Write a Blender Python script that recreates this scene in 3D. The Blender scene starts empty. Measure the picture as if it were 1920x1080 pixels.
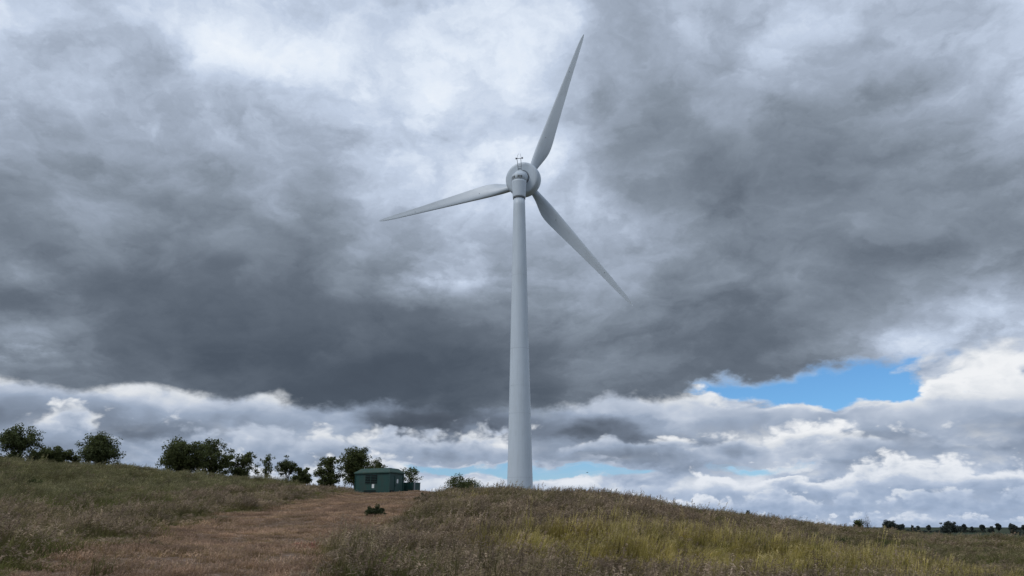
import bpy, bmesh, math, random
import numpy as np
from mathutils import Vector, Matrix, Euler

# ------------------------------------------------------------------ camera, sky, sun, exposure
scene = bpy.context.scene
R = math.radians
rng = np.random.default_rng(7)

cam_data = bpy.data.cameras.new('camera')
cam_data.sensor_width = 36.0
cam_data.lens = 27.75
cam_data.clip_start = 0.1
cam_data.clip_end = 20000
camera = bpy.data.objects.new('camera', cam_data)
camera.rotation_euler = (R(90 + 16.84), 0, 0)          # eye level is z = 0, looking north (+y)
scene.collection.objects.link(camera)
scene.camera = camera

vs = scene.view_settings
vs.view_transform = 'Standard'
vs.look = 'None'
vs.exposure = 0.0
vs.gamma = 1.0
vs.use_curve_mapping = False
scene.cycles.use_denoising = True
scene.cycles.max_bounces = 6
scene.cycles.diffuse_bounces = 3
scene.cycles.transparent_max_bounces = 8

SUN_AZ, SUN_EL = -122.0, 48.0       # degrees, azimuth clockwise from +y: over the left shoulder, behind cloud
sun_data = bpy.data.lights.new('sun', 'SUN')
sun_data.energy = 1.25
sun_data.angle = R(25)
sun_data.color = (1.0, 0.985, 0.96)
sun = bpy.data.objects.new('sun', sun_data)
sd = Vector((math.sin(R(SUN_AZ)) * math.cos(R(SUN_EL)), math.cos(R(SUN_AZ)) * math.cos(R(SUN_EL)), math.sin(R(SUN_EL))))
sun.rotation_euler = sd.to_track_quat('Z', 'Y').to_euler()
sun.location = sd * 200
scene.collection.objects.link(sun)

# Cloud layout by compass direction: rows are elevations (degrees), columns azimuth -36..36 in 3 degree steps.
DECK_EL = [8, 9.5, 11, 13, 15, 17.5, 20, 23, 26, 29, 32, 36, 40]
LOW_EL = [0, 1, 2, 3, 3.8, 4.6, 5.4, 6.2, 7.2, 8.2, 9.2, 10.4, 12]
DECK_TONE = '''
117 114 115 128 160 130 103 85 84 81 85 85 126 142 117 113 114 116 121 129 139 148 156 159 157
122 116 116 106 103 94 92 79 80 79 83 84 97 94 110 110 106 108 114 126 142 161 173 176 168
139 158 123 101 94 84 87 80 82 76 83 81 93 97 115 114 109 98 110 122 149 173 182 191 176
122 105 117 101 96 87 89 88 95 94 83 100 109 110 126 115 105 104 97 110 127 146 157 178 167
138 145 107 106 100 96 95 93 101 100 100 117 125 139 134 129 117 113 103 110 112 127 143 146 142
126 120 124 121 114 102 107 107 126 136 163 168 160 161 153 148 138 125 125 125 119 114 114 118 123
123 131 135 133 125 125 115 121 145 155 166 183 169 164 164 167 147 140 131 124 119 120 122 124 136
147 152 156 158 149 134 147 137 163 173 184 189 184 182 184 138 132 115 110 117 115 129 140 151 161
189 184 179 170 168 163 161 165 172 184 190 192 208 199 172 131 127 115 126 123 138 148 157 165 178
198 196 191 167 176 177 180 175 184 186 206 196 193 178 156 150 135 149 143 157 162 160 172 169 170
194 192 189 195 208 209 199 190 185 184 197 193 193 189 168 157 158 163 163 179 177 174 172 173 168
186 187 188 195 199 197 189 176 177 176 182 185 188 188 185 166 165 171 168 174 170 170 167 166 164
179 181 183 185 187 185 182 178 177 177 179 182 181 177 173 167 164 163 163 163 163 163 162 161 159'''
LOW_TONE = '''
185 187 186 185 185 186 187 186 187 189 190 191 192 192 193 192 190 189 188 187 187 187 187 186 185
186 190 189 185 187 190 189 188 189 191 194 197 199 199 198 200 192 190 189 189 188 187 190 187 184
177 179 179 179 181 184 186 189 190 191 201 205 209 214 201 198 196 190 178 185 194 181 184 184 182
171 171 172 174 177 180 184 187 190 199 204 212 213 221 203 187 190 198 175 185 181 186 181 175 175
168 169 172 175 177 179 186 186 184 189 190 191 193 199 196 180 154 188 199 185 168 181 184 157 170
165 166 171 176 179 179 193 190 175 186 180 183 189 173 167 156 195 194 196 191 183 169 183 159 171
161 155 163 171 173 179 198 194 184 184 162 181 176 168 165 140 163 166 191 177 173 179 188 165 174
161 151 153 152 136 172 191 195 185 148 140 159 162 140 126 130 187 185 189 191 193 196 195 167 178
166 162 161 162 172 180 159 183 177 103 96 108 128 149 131 166 207 195 187 191 192 209 200 202 190
172 182 184 189 201 180 170 175 160 122 110 124 137 172 186 195 200 202 194 198 199 200 203 201 198
175 180 184 188 187 180 179 171 161 144 135 141 153 172 183 190 200 202 199 199 199 195 211 204 200
175 177 180 181 180 178 175 171 164 156 151 154 161 171 179 186 194 198 198 199 199 198 202 202 199
175 176 177 177 177 176 174 171 167 164 162 164 168 173 179 184 189 193 195 196 197 197 198 197 196'''
LOW_COVER = '''
19 20 20 19 19 19 19 19 18 18 18 18 18 18 18 19 19 19 19 19 19 19 19 19 19
20 20 20 20 20 20 20 19 19 19 18 18 18 18 19 20 20 20 20 20 20 20 20 20 19
20 20 20 20 19 19 19 20 20 20 19 19 19 20 19 19 20 20 20 20 20 20 20 20 19
20 20 20 20 20 20 19 19 19 20 19 19 18 17 16 18 19 19 19 18 19 19 20 20 20
20 20 20 20 20 20 20 20 18 10 3 2 2 1 2 8 18 9 8 12 20 20 20 20 20
20 20 20 20 20 20 20 20 20 20 19 19 18 17 17 19 20 20 19 19 20 20 20 20 19
20 20 20 20 20 20 20 20 20 20 20 20 19 20 20 20 20 20 20 20 20 20 20 20 19
20 20 20 20 20 20 20 20 20 20 20 20 20 20 20 20 20 20 19 19 19 20 20 20 19
20 20 20 20 20 20 20 20 20 20 20 20 20 20 20 20 20 19 19 19 18 15 19 20 19
20 20 20 20 20 20 20 20 20 20 20 20 20 20 20 20 18 16 10 4 3 6 19 20 19
20 20 20 20 20 20 20 20 20 20 19 19 19 19 19 19 15 3 2 2 2 9 19 20 19
20 20 20 20 20 20 20 20 20 19 19 19 19 19 18 17 13 7 4 3 3 4 15 17 18
20 20 20 20 20 20 20 19 19 19 19 19 18 18 17 16 14 11 9 8 8 9 13 15 16'''
DECK_EDGE = '8.3 8.3 8.4 8.6 8.6 8.6 8.5 8.4 8.2 8.1 8.0 7.9 8.1 8.3 8.5 8.8 9.3 9.8 10.1 10.4 10.4 10.5 10.8 10.8 10.9'


class G:
    """tiny helper to write node trees as expressions"""
    def __init__(self, tree):
        self.t = tree
    def n(self, kind, ins=None, **attrs):
        nd = self.t.nodes.new(kind)
        for k, v in attrs.items():
            setattr(nd, k, v)
        for k, v in (ins or {}).items():
            self.put(nd.inputs[k], v)
        return nd
    def put(self, sock, v):
        if isinstance(v, bpy.types.NodeSocket):
            self.t.links.new(v, sock)
        else:
            sock.default_value = v
    def m(self, op, a, b=0.0, c=None, clamp=False):
        nd = self.n('ShaderNodeMath', operation=op, use_clamp=clamp)
        self.put(nd.inputs[0], a); self.put(nd.inputs[1], b)
        if c is not None: self.put(nd.inputs[2], c)
        return nd.outputs[0]
    def v(self, op, a, b=None, scale=None):
        nd = self.n('ShaderNodeVectorMath', operation=op)
        self.put(nd.inputs[0], a)
        if b is not None: self.put(nd.inputs[1], b)
        if scale is not None: self.put(nd.inputs['Scale'], scale)
        return nd.outputs['Value'] if op in ('LENGTH', 'DOT_PRODUCT', 'DISTANCE') else nd.outputs[0]
    def xyz(self, x, y, z=0.0):
        return self.n('ShaderNodeCombineXYZ', {0: x, 1: y, 2: z}).outputs[0]
    def sep(self, v):
        o = self.n('ShaderNodeSeparateXYZ', {0: v}).outputs
        return o[0], o[1], o[2]
    def noise(self, vec, scale, detail=5.0, rough=0.5, lac=2.0, dist=0.0, color=False):
        nd = self.n('ShaderNodeTexNoise', {'Vector': vec, 'Scale': scale, 'Detail': detail, 'Roughness': rough,
                                           'Lacunarity': lac, 'Distortion': dist})
        return nd.outputs['Color' if color else 'Fac']
    def step(self, x, a, b, lo=0.0, hi=1.0, smooth=True):
        nd = self.n('ShaderNodeMapRange', {'Value': x, 'From Min': a, 'From Max': b, 'To Min': lo, 'To Max': hi})
        nd.interpolation_type = 'SMOOTHSTEP' if smooth else 'LINEAR'
        return nd.outputs[0]
    def ramp(self, x, stops, mode='LINEAR'):
        nd = self.n('ShaderNodeValToRGB', {0: x})
        e = nd.color_ramp.elements
        nd.color_ramp.interpolation = mode
        while len(e) < len(stops): e.new(0.5)
        for i, (p, c) in enumerate(stops):
            e[i].position = p
        for i, (p, c) in enumerate(stops):
            e[i].color = (c[0], c[1], c[2], 1)
        return nd.outputs[0]
    def puff(self, vec, scale, detail=3.0, rough=0.5):
        nd = self.n('ShaderNodeTexVoronoi', {'Vector': vec, 'Scale': scale, 'Detail': detail, 'Roughness': rough, 'Lacunarity': 2.2}, voronoi_dimensions='2D', normalize=True)
        return self.m('SUBTRACT', 0.5, nd.outputs['Distance'])
    def mix(self, f, a, b, blend='MIX'):
        nd = self.n('ShaderNodeMix', data_type='RGBA', blend_type=blend)
        self.put(nd.inputs[0], f)
        self.put(nd.inputs[6], a if isinstance(a, bpy.types.NodeSocket) else (*a, 1))
        self.put(nd.inputs[7], b if isinstance(b, bpy.types.NodeSocket) else (*b, 1))
        return nd.outputs[2]

# rows of cumulus: base elevation, depth (degrees), noise scale, seed, cover, brightness of the tops
ROWS = ((6.0, 5.4, 0.10, 1.0, 0.42, 0.20), (4.4, 3.8, 0.15, 3.0, 0.16, 0.28), (1.7, 3.2, 0.20, 5.0, 0.36, 0.30), (0.9, 2.4, 0.32, 8.0, 0.16, 0.28), (-0.2, 1.8, 0.55, 11.0, 0.12, 0.2))

def lin(c):
    return tuple(((v / 255 + 0.055) / 1.055) ** 2.4 if v > 10.3 else v / 255 / 12.92 for v in c)

def build_world():
    w = bpy.data.worlds.new('World')
    scene.world = w
    w.use_nodes = True
    t = w.node_tree
    t.nodes.clear()
    g = G(t)
    d = g.v('NORMALIZE', g.n('ShaderNodeTexCoord').outputs['Generated'])
    x, y, z = g.sep(d)
    az = g.m('MULTIPLY', g.m('ARCTAN2', x, y), 57.29578)
    el = g.m('MULTIPLY', g.m('ARCSINE', z), 57.29578)
    K = 1 / 255

    def table(txt):
        return np.array([[float(v) for v in r.split()] for r in txt.strip().splitlines()])

    def lookup(rows, els, a, e, means):
        """smooth field over direction: one ramp per elevation row, blended upwards"""
        pos = g.step(a, -60, 60, smooth=False)
        cur = None
        for k, row in enumerate(rows):
            st = [(0, means)] + [((-36 + 3 * i + 60) / 120, row[i]) for i in range(25)] + [(1, means)]
            col = g.ramp(pos, st, 'CARDINAL')
            cur = col if cur is None else g.mix(g.step(e, els[k - 1], els[k]), cur, col)
        return cur

    # --- the near grey deck, seen from below: coordinates on a cloud base plane
    zz = g.m('ADD', g.m('MAXIMUM', z, 0.0), 0.40)
    pl = g.xyz(g.m('DIVIDE', x, zz), g.m('DIVIDE', y, zz), 0.3)
    wn = g.v('SUBTRACT', g.noise(pl, 2.8, 8, 0.60, color=True), (0.5, 0.5, 0.5))
    wx, wy, wz = g.sep(wn)
    a1 = g.m('MULTIPLY_ADD', wx, 10.0, az)
    e1 = g.m('MULTIPLY_ADD', wy, 7.0, el)
    dt = table(DECK_TONE) * K
    deck = g.sep(lookup([[(v, v, v) for v in r] for r in dt], DECK_EL, a1, e1, (0.68, 0.68, 0.68)))[0]
    amp = g.step(deck, 0.30, 0.72, 0.42, 1.25)
    pw = g.v('ADD', pl, g.v('SCALE', wn, scale=0.35))
    det = g.noise(pw, 4.2, 9, 0.57)
    deto = g.noise(g.v('ADD', pw, (-0.03, -0.05, 0.0)), 4.2, 5, 0.55)
    det2 = g.noise(g.v('ADD', pw, (3.1, 1.7, 2.0)), 11.0, 6, 0.55)
    tone1 = g.m('MULTIPLY_ADD', g.m('MULTIPLY', g.m('SUBTRACT', det, 0.5), amp), 0.27, deck)
    tone1 = g.m('MULTIPLY_ADD', g.m('MULTIPLY', g.m('SUBTRACT', det2, 0.5), amp), 0.10, tone1)
    tone1 = g.m('MULTIPLY_ADD', g.m('MULTIPLY', g.m('SUBTRACT', det, deto), amp), 0.27, tone1)
    bil = g.m('ABSOLUTE', g.m('SUBTRACT', g.noise(g.v('ADD', pw, (7.7, 4.1, 1.0)), 2.3, 7, 0.52), 0.5))
    tone1 = g.m('MULTIPLY_ADD', g.m('MULTIPLY', g.m('SUBTRACT', 0.08, bil), amp), 0.34, tone1)
    tone1 = g.m('MULTIPLY_ADD', g.m('SUBTRACT', tone1, 0.52), 1.06, 0.54)
    edge = [float(v) for v in DECK_EDGE.split()]
    er = g.sep(g.ramp(g.step(az, -60, 60, smooth=False), [(0, (.4,) * 3)] + [((-36 + 3 * i + 60) / 120, (e / 20,) * 3) for i, e in enumerate(edge)] + [(1, (.4,) * 3)], 'CARDINAL'))[0]
    aell = g.xyz(g.m('MULTIPLY', az, 0.1), g.m('MULTIPLY', el, 0.16), 4.0)
    en = g.m('SUBTRACT', g.noise(aell, 2.2, 8, 0.58), 0.5)
    h = g.m('SUBTRACT', g.m('MULTIPLY_ADD', en, 4.2, el), g.m('MULTIPLY', er, 20.0))
    a_deck = g.step(h, -0.55, 0.45)
    deck_col = g.ramp(tone1, [(v / 255, lin(c)) for v, c in (
        (45, (64, 73, 86)), (82, (77, 87, 100)), (110, (100, 110, 123)), (140, (132, 143, 157)), (170, (162, 174, 192)), (198, (194, 207, 227)), (220, (222, 232, 246)), (245, (240, 246, 253)))])

    # --- the farther cloud under it, seen from the side: a soft sheet, then rows of cumulus with flat bases
    lo = g.xyz(g.m('MULTIPLY', az, 0.1), g.m('MULTIPLY', el, 0.2), 9.0)
    lw = g.v('SUBTRACT', g.noise(lo, 2.4, 6, 0.55, color=True), (0.5, 0.5, 0.5))
    lx, ly, lz = g.sep(lw)
    a2 = g.m('MULTIPLY_ADD', lx, 7.0, az)
    e2 = g.m('MULTIPLY_ADD', ly, 2.4, el)
    lt, lc = table(LOW_TONE) * K, table(LOW_COVER) / 20
    low = lookup([[(lt[i][j], lc[i][j], 0) for j in range(25)] for i in range(len(LOW_EL))], LOW_EL, a2, e2, (0.7, 0.85, 0))
    ltone, lcov, _ = g.sep(low)
    lp = g.v('ADD', lo, g.v('SCALE', lw, scale=0.25))
    h0 = g.m('SUBTRACT', g.noise(lp, 2.6, 7, 0.55), 0.5)
    h1 = g.m('SUBTRACT', g.noise(g.v('ADD', lp, (-0.02, 0.10, 0.0)), 2.6, 4, 0.5), 0.5)
    tone2 = g.m('MULTIPLY_ADD', g.m('SUBTRACT', h0, h1), 0.95, ltone)
    tone2 = g.m('ADD', g.m('MULTIPLY_ADD', h0, -0.22, tone2), 0.02)
    a_low = g.step(g.m('MULTIPLY_ADD', h0, 1.5, lcov), 0.26, 0.62)
    stops = [(v / 255, lin(c)) for v, c in (
        (60, (62, 70, 82)), (95, (85, 94, 107)), (130, (122, 134, 152)), (165, (154, 168, 189)), (195, (190, 200, 216)), (212, (216, 221, 228)), (240, (240, 242, 245)))]
    low_col = g.ramp(tone2, stops)
    for b, T, sx, seed, bias, up in ROWS:
        q = g.v('ADD', g.xyz(g.m('MULTIPLY', az, sx), g.m('MULTIPLY', el, sx * 1.7), seed), g.v('SCALE', lw, scale=0.30))
        q = g.v('ADD', q, (seed * 3.7, seed * 1.9, 0.0))
        fn = g.m('SUBTRACT', g.noise(q, 1.0, 7, 0.55), 0.5)
        pf = g.puff(q, 1.7, 3.0, 0.55)
        n = g.m('MULTIPLY_ADD', pf, 0.42, g.m('MULTIPLY', fn, 0.75))
        pf2 = g.puff(g.v('ADD', q, (-0.10, 0.16, 0.0)), 1.7, 2.0, 0.55)
        lit = g.m('SUBTRACT', pf, pf2)
        big = g.m('SUBTRACT', g.noise(g.v('ADD', q, (5.2, 0.0, 3.3)), 0.45, 2, 0.5), 0.5)
        v = g.m('DIVIDE', g.m('SUBTRACT', g.m('MULTIPLY_ADD', big, 3.4, el), b), T)
        dens = g.m('ADD', g.m('MULTIPLY_ADD', n, 2.3, bias), g.m('MULTIPLY', v, -0.9))
        dens = g.m('MULTIPLY_ADD', big, 1.6, dens)
        dens = g.m('MULTIPLY_ADD', g.m('SUBTRACT', lcov, 0.9), 1.3, dens)
        al = g.m('MULTIPLY', g.step(dens, 0.0, 0.2), g.step(g.m('MULTIPLY_ADD', n, 0.9, v), -0.45, 0.25))
        rim = g.m('MULTIPLY', g.step(dens, 0.6, 0.02), g.step(v, 0.0, 0.45))
        tn = g.m('MULTIPLY_ADD', rim, g.m('MULTIPLY', g.step(g.noise(q, 0.33, 2, 0.5), 0.30, 0.58), up), ltone)
        tn = g.m('MULTIPLY_ADD', g.step(v, 0.55, -0.1), -0.12, tn)
        tn = g.m('MULTIPLY_ADD', lit, 0.30, tn)
        tn = g.m('MULTIPLY_ADD', fn, -0.14, tn)
        low_col = g.mix(al, low_col, g.ramp(tn, stops))
        a_low = g.m('MAXIMUM', a_low, al)
    # bluer air towards the horizon
    low_col = g.mix(g.step(el, 6.0, 0.3, 0.0, 0.36), low_col, lin((164, 187, 221)))

    sky = g.n('ShaderNodeTexSky', sky_type='NISHITA', sun_disc=False, sun_elevation=R(SUN_EL), sun_rotation=R(SUN_AZ),
              air_density=1.0, dust_density=0.0, ozone_density=3.0).outputs[0]
    clouds = g.mix(a_deck, low_col, deck_col)
    clouds = g.v('SCALE', clouds, scale=10.0)          # background strength is 0.1
    a_all = g.m('MAXIMUM', a_deck, a_low)
    sky = g.mix(1.0, sky, g.mix(g.step(el, 3.0, 8.0), (0.58, 0.77, 1.02), (0.55, 0.86, 1.12)), 'MULTIPLY')
    col = g.mix(a_all, sky, clouds)
    bg = g.n('ShaderNodeBackground', {'Color': col, 'Strength': 0.1})
    out = g.n('ShaderNodeOutputWorld', {'Surface': bg.outputs[0]})
    w.cycles.sampling_method = 'MANUAL'
    w.cycles.sample_map_resolution = 512

build_world()

# ------------------------------------------------------------------ helpers
COL = scene.collection

def tag(o, label=None, cat=None, group=None, kind=None):
    if label: o['label'] = label
    if cat: o['category'] = cat
    if group: o['group'] = group
    if kind: o['kind'] = kind
    return o

def empty(name, loc=(0, 0, 0), rz=0.0):
    o = bpy.data.objects.new(name, None)
    o.location = loc
    o.rotation_euler = (0, 0, rz)
    o.empty_display_size = 0.2
    COL.objects.link(o)
    return o

def add(name, mesh, parent=None, link=True):
    o = bpy.data.objects.new(name, mesh)
    if link: COL.objects.link(o)
    if parent: o.parent = parent
    return o

def mesh_np(name, verts, faces, mat, smooth=False, attrs=None):
    """faces: list/array of equal-length index tuples, or a list of arrays of different lengths"""
    me = bpy.data.meshes.new(name)
    groups = faces if isinstance(faces, list) and len(faces) and isinstance(faces[0], np.ndarray) else [np.asarray(faces)]
    verts = np.asarray(verts, np.float32)
    nl = sum(f.size for f in groups); nf = sum(len(f) for f in groups)
    me.vertices.add(len(verts)); me.vertices.foreach_set('co', verts.ravel())
    me.loops.add(nl); me.polygons.add(nf)
    me.loops.foreach_set('vertex_index', np.concatenate([f.ravel() for f in groups]).astype(np.int32))
    tot = np.concatenate([np.full(len(f), f.shape[1]) for f in groups]).astype(np.int32)
    start = np.concatenate([[0], np.cumsum(tot)[:-1]]).astype(np.int32)
    me.polygons.foreach_set('loop_start', start)
    for k, v in (attrs or {}).items():
        at = me.attributes.new(k, 'FLOAT', 'POINT')
        at.data.foreach_set('value', np.asarray(v, np.float32))
    me.update(calc_edges=True)
    me.validate()
    me.polygons.foreach_set('use_smooth', np.full(len(me.polygons), bool(smooth)))
    if mat: me.materials.append(mat)
    return me

def mesh_bm(name, bm, mat, smooth=False):
    me = bpy.data.meshes.new(name)
    bmesh.ops.recalc_face_normals(bm, faces=bm.faces)
    bm.to_mesh(me); bm.free()
    for p in me.polygons: p.use_smooth = smooth
    if mat: me.materials.append(mat)
    return me

def box(bm, lo, hi, bevel=0.0):
    v = [bm.verts.new((x, y, z)) for x in (lo[0], hi[0]) for y in (lo[1], hi[1]) for z in (lo[2], hi[2])]
    fs = [bm.faces.new([v[i] for i in q]) for q in ((0, 1, 3, 2), (4, 6, 7, 5), (0, 4, 5, 1), (2, 3, 7, 6), (0, 2, 6, 4), (1, 5, 7, 3))]
    if bevel:
        es = {e for f in fs for e in f.edges}
        bmesh.ops.bevel(bm, geom=list(es), offset=bevel, segments=2, affect='EDGES')
    return bm

def lathe(profile, n=48, axis='Z', cap=True):
    """profile: (radius, height) pairs; axis of revolution Z or Y"""
    P = np.array(profile, float)
    a = np.linspace(0, 2 * np.pi, n, endpoint=False)
    V = np.stack([P[:, None, 0] * np.cos(a), P[:, None, 0] * np.sin(a), np.repeat(P[:, 1:2], n, 1)], -1)
    if axis == 'Y':
        V = np.stack([V[..., 0], V[..., 2], -V[..., 1]], -1)
    m = len(P)
    i = np.arange(m - 1)[:, None] * n; j = np.arange(n)[None]; k = (j + 1) % n
    F = np.stack([i + j, i + k, i + n + k, i + n + j], -1).reshape(-1, 4)
    fs = [F]
    if cap:
        fs += [np.arange(n)[None, ::-1], (np.arange(n) + (m - 1) * n)[None]]
    return V.reshape(-1, 3), fs

def tube(points, radii, n=6):
    """swept tube through points -> verts, quads"""
    P = np.asarray(points, float); m = len(P)
    T = np.gradient(P, axis=0); T /= np.linalg.norm(T, axis=1)[:, None] + 1e-9
    ref = np.array([0.31, 0.95, 0.05])
    A = np.cross(T, ref); A /= np.linalg.norm(A, axis=1)[:, None] + 1e-9
    B = np.cross(T, A)
    a = np.linspace(0, 2 * np.pi, n, endpoint=False)
    V = P[:, None] + (A[:, None] * np.cos(a)[None, :, None] + B[:, None] * np.sin(a)[None, :, None]) * np.asarray(radii, float)[:, None, None]
    i = np.arange(m - 1)[:, None] * n; j = np.arange(n)[None]; k = (j + 1) % n
    return V.reshape(-1, 3), np.stack([i + j, i + k, i + n + k, i + n + j], -1).reshape(-1, 4)

class Pile:
    """collects verts/faces of one mesh"""
    def __init__(self): self.v = []; self.f = {}; self.n = 0
    def put(self, V, F):
        for f in (F if isinstance(F, list) else [F]):
            self.f.setdefault(f.shape[1], []).append(f + self.n)
        self.v.append(V); self.n += len(V)
    def mesh(self, name, mat, smooth=True):
        return mesh_np(name, np.concatenate(self.v), [np.concatenate(f) for f in self.f.values()], mat, smooth)

def vnoise(x, y, s, seed=0):
    """smooth 2-d value noise in 0..1, feature size s metres"""
    x = np.asarray(x, float) / s + 100.3 + seed * 17.1; y = np.asarray(y, float) / s + 57.7 + seed * 9.3
    xi, yi = np.floor(x), np.floor(y); fx, fy = x - xi, y - yi
    fx = fx * fx * (3 - 2 * fx); fy = fy * fy * (3 - 2 * fy)
    def hsh(a, b):
        v = np.sin(a * 127.1 + b * 311.7 + seed * 74.7) * 43758.5453
        return v - np.floor(v)
    return (hsh(xi, yi) * (1 - fx) + hsh(xi + 1, yi) * fx) * (1 - fy) + (hsh(xi, yi + 1) * (1 - fx) + hsh(xi + 1, yi + 1) * fx) * fy

def fbm(x, y, s, seed=0, o=3):
    return sum(vnoise(x, y, s / 2 ** k, seed + k * 3) * .5 ** k for k in range(o)) / sum(.5 ** k for k in range(o))

def sstep(x, a, b):
    t = np.clip((np.asarray(x, float) - a) / (b - a), 0, 1)
    return t * t * (3 - 2 * t)

# ------------------------------------------------------------------ materials
def material(name, build, rough=0.7, spec=0.3):
    m = bpy.data.materials.new(name)
    m.use_nodes = True
    t = m.node_tree
    t.nodes.clear()
    g = G(t)
    out = g.n('ShaderNodeOutputMaterial')
    b = g.n('ShaderNodeBsdfPrincipled', {'Roughness': rough, 'Specular IOR Level': spec})
    r = build(g, b)
    t.links.new(r if r is not None else b.outputs[0], out.inputs['Surface'])
    return m

def painted(name, base, dirt, rough=0.45, amount=0.35, scale=0.6, spec=0.4):
    """weathered paint: faint blotches and vertical streaks"""
    def f(g, b):
        p = g.n('ShaderNodeTexCoord').outputs['Object']
        n1 = g.noise(p, scale, 6, 0.6)
        st = g.n('ShaderNodeMapping', {'Vector': p, 'Scale': (3.0, 3.0, 0.18)}).outputs[0]
        n2 = g.noise(st, 1.6, 5, 0.6)
        k = g.m('MULTIPLY', g.step(g.m('ADD', n1, n2), 0.85, 1.35), amount)
        g.put(b.inputs['Base Color'], g.mix(k, base, dirt))
        g.put(b.inputs['Roughness'], g.m('MULTIPLY_ADD', n1, 0.2, rough - 0.1))
    return material(name, f, rough, spec)

M = {}
M['white'] = painted('turbine_white_paint', (0.585, 0.655, 0.72), (0.45, 0.50, 0.535), 0.42, 0.40, 0.35)
M['blade'] = painted('blade_gelcoat', (0.57, 0.635, 0.70), (0.43, 0.475, 0.51), 0.38, 0.45, 0.5)
M['seam'] = painted('seam_sealant', (0.50, 0.56, 0.61), (0.4, 0.43, 0.45), 0.6)
M['dark'] = painted('dark_rubber', (0.035, 0.04, 0.045), (0.06, 0.06, 0.06), 0.6)
M['ring'] = painted('yaw_ring_paint', (0.12, 0.135, 0.15), (0.06, 0.06, 0.06), 0.5)
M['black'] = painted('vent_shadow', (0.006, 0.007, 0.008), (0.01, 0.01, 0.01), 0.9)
M['grille'] = painted('vent_grille', (0.10, 0.11, 0.11), (0.05, 0.05, 0.05), 0.6)
M['steel'] = painted('galvanised_steel', (0.22, 0.24, 0.26), (0.12, 0.11, 0.1), 0.45, 0.5, 3.0)
M['hut'] = painted('green_hut_paint', (0.015, 0.060, 0.052), (0.032, 0.052, 0.042), 0.5, 0.8, 1.2)
M['roof'] = painted('green_roof_felt', (0.026, 0.068, 0.055), (0.06, 0.078, 0.06), 0.75, 0.8, 1.5)
M['sign'] = painted('white_sign', (0.72, 0.75, 0.74), (0.5, 0.5, 0.45), 0.5, 0.2, 4.0)
M['concrete'] = painted('concrete', (0.30, 0.29, 0.27), (0.18, 0.17, 0.15), 0.85, 0.6, 2.0)

def bark():
    def f(g, b):
        p = g.n('ShaderNodeTexCoord').outputs['Object']
        n = g.noise(g.n('ShaderNodeMapping', {'Vector': p, 'Scale': (6, 6, 1.5)}).outputs[0], 2.0, 6, 0.65)
        g.put(b.inputs['Base Color'], g.mix(n, (0.028, 0.023, 0.018), (0.09, 0.078, 0.062)))
        bp = g.n('ShaderNodeBump', {'Strength': 0.5, 'Distance': 0.04, 'Height': n})
        g.put(b.inputs['Normal'], bp.outputs[0])
    return material('bark', f, 0.9, 0.1)
M['bark'] = bark()

def foliage(name, a, c, trans=0.3, patch=1.3):
    """leaf colour varies leaf by leaf and clump by clump; light passes through"""
    def f(g, b):
        p = g.n('ShaderNodeTexCoord').outputs['Object']
        r = g.n('ShaderNodeAttribute', attribute_name='rnd').outputs['Fac']
        n = g.noise(p, patch, 3, 0.5)
        k = g.m('ADD', g.m('MULTIPLY', r, 0.6), g.m('MULTIPLY', g.step(n, 0.35, 0.65), 0.4))
        col = g.mix(k, a, c)
        g.put(b.inputs['Base Color'], col)
        tr = g.n('ShaderNodeBsdfTranslucent', {'Color': col})
        mx = g.n('ShaderNodeMixShader', {0: trans, 1: b.outputs[0], 2: tr.outputs[0]})
        return mx.outputs[0]
    return material(name, f, 0.6, 0.25)
M['leaf_dark'] = foliage('dark_leaves', (0.038, 0.05, 0.018), (0.15, 0.17, 0.055), 0.42)
M['leaf_mid'] = foliage('hawthorn_leaves', (0.045, 0.06, 0.023), (0.15, 0.172, 0.062), 0.42)
M['leaf_light'] = foliage('pale_leaves', (0.05, 0.07, 0.025), (0.145, 0.175, 0.065), 0.4)
M['leaf_haze'] = foliage('hazed_leaves', (0.04, 0.051, 0.047), (0.078, 0.094, 0.078), 0.25, 0.3)  # far haze put into the leaf colour: paler and bluer
M['gorse'] = foliage('gorse_leaves', (0.02, 0.03, 0.012), (0.07, 0.088, 0.03), 0.2, 5.0)

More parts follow.
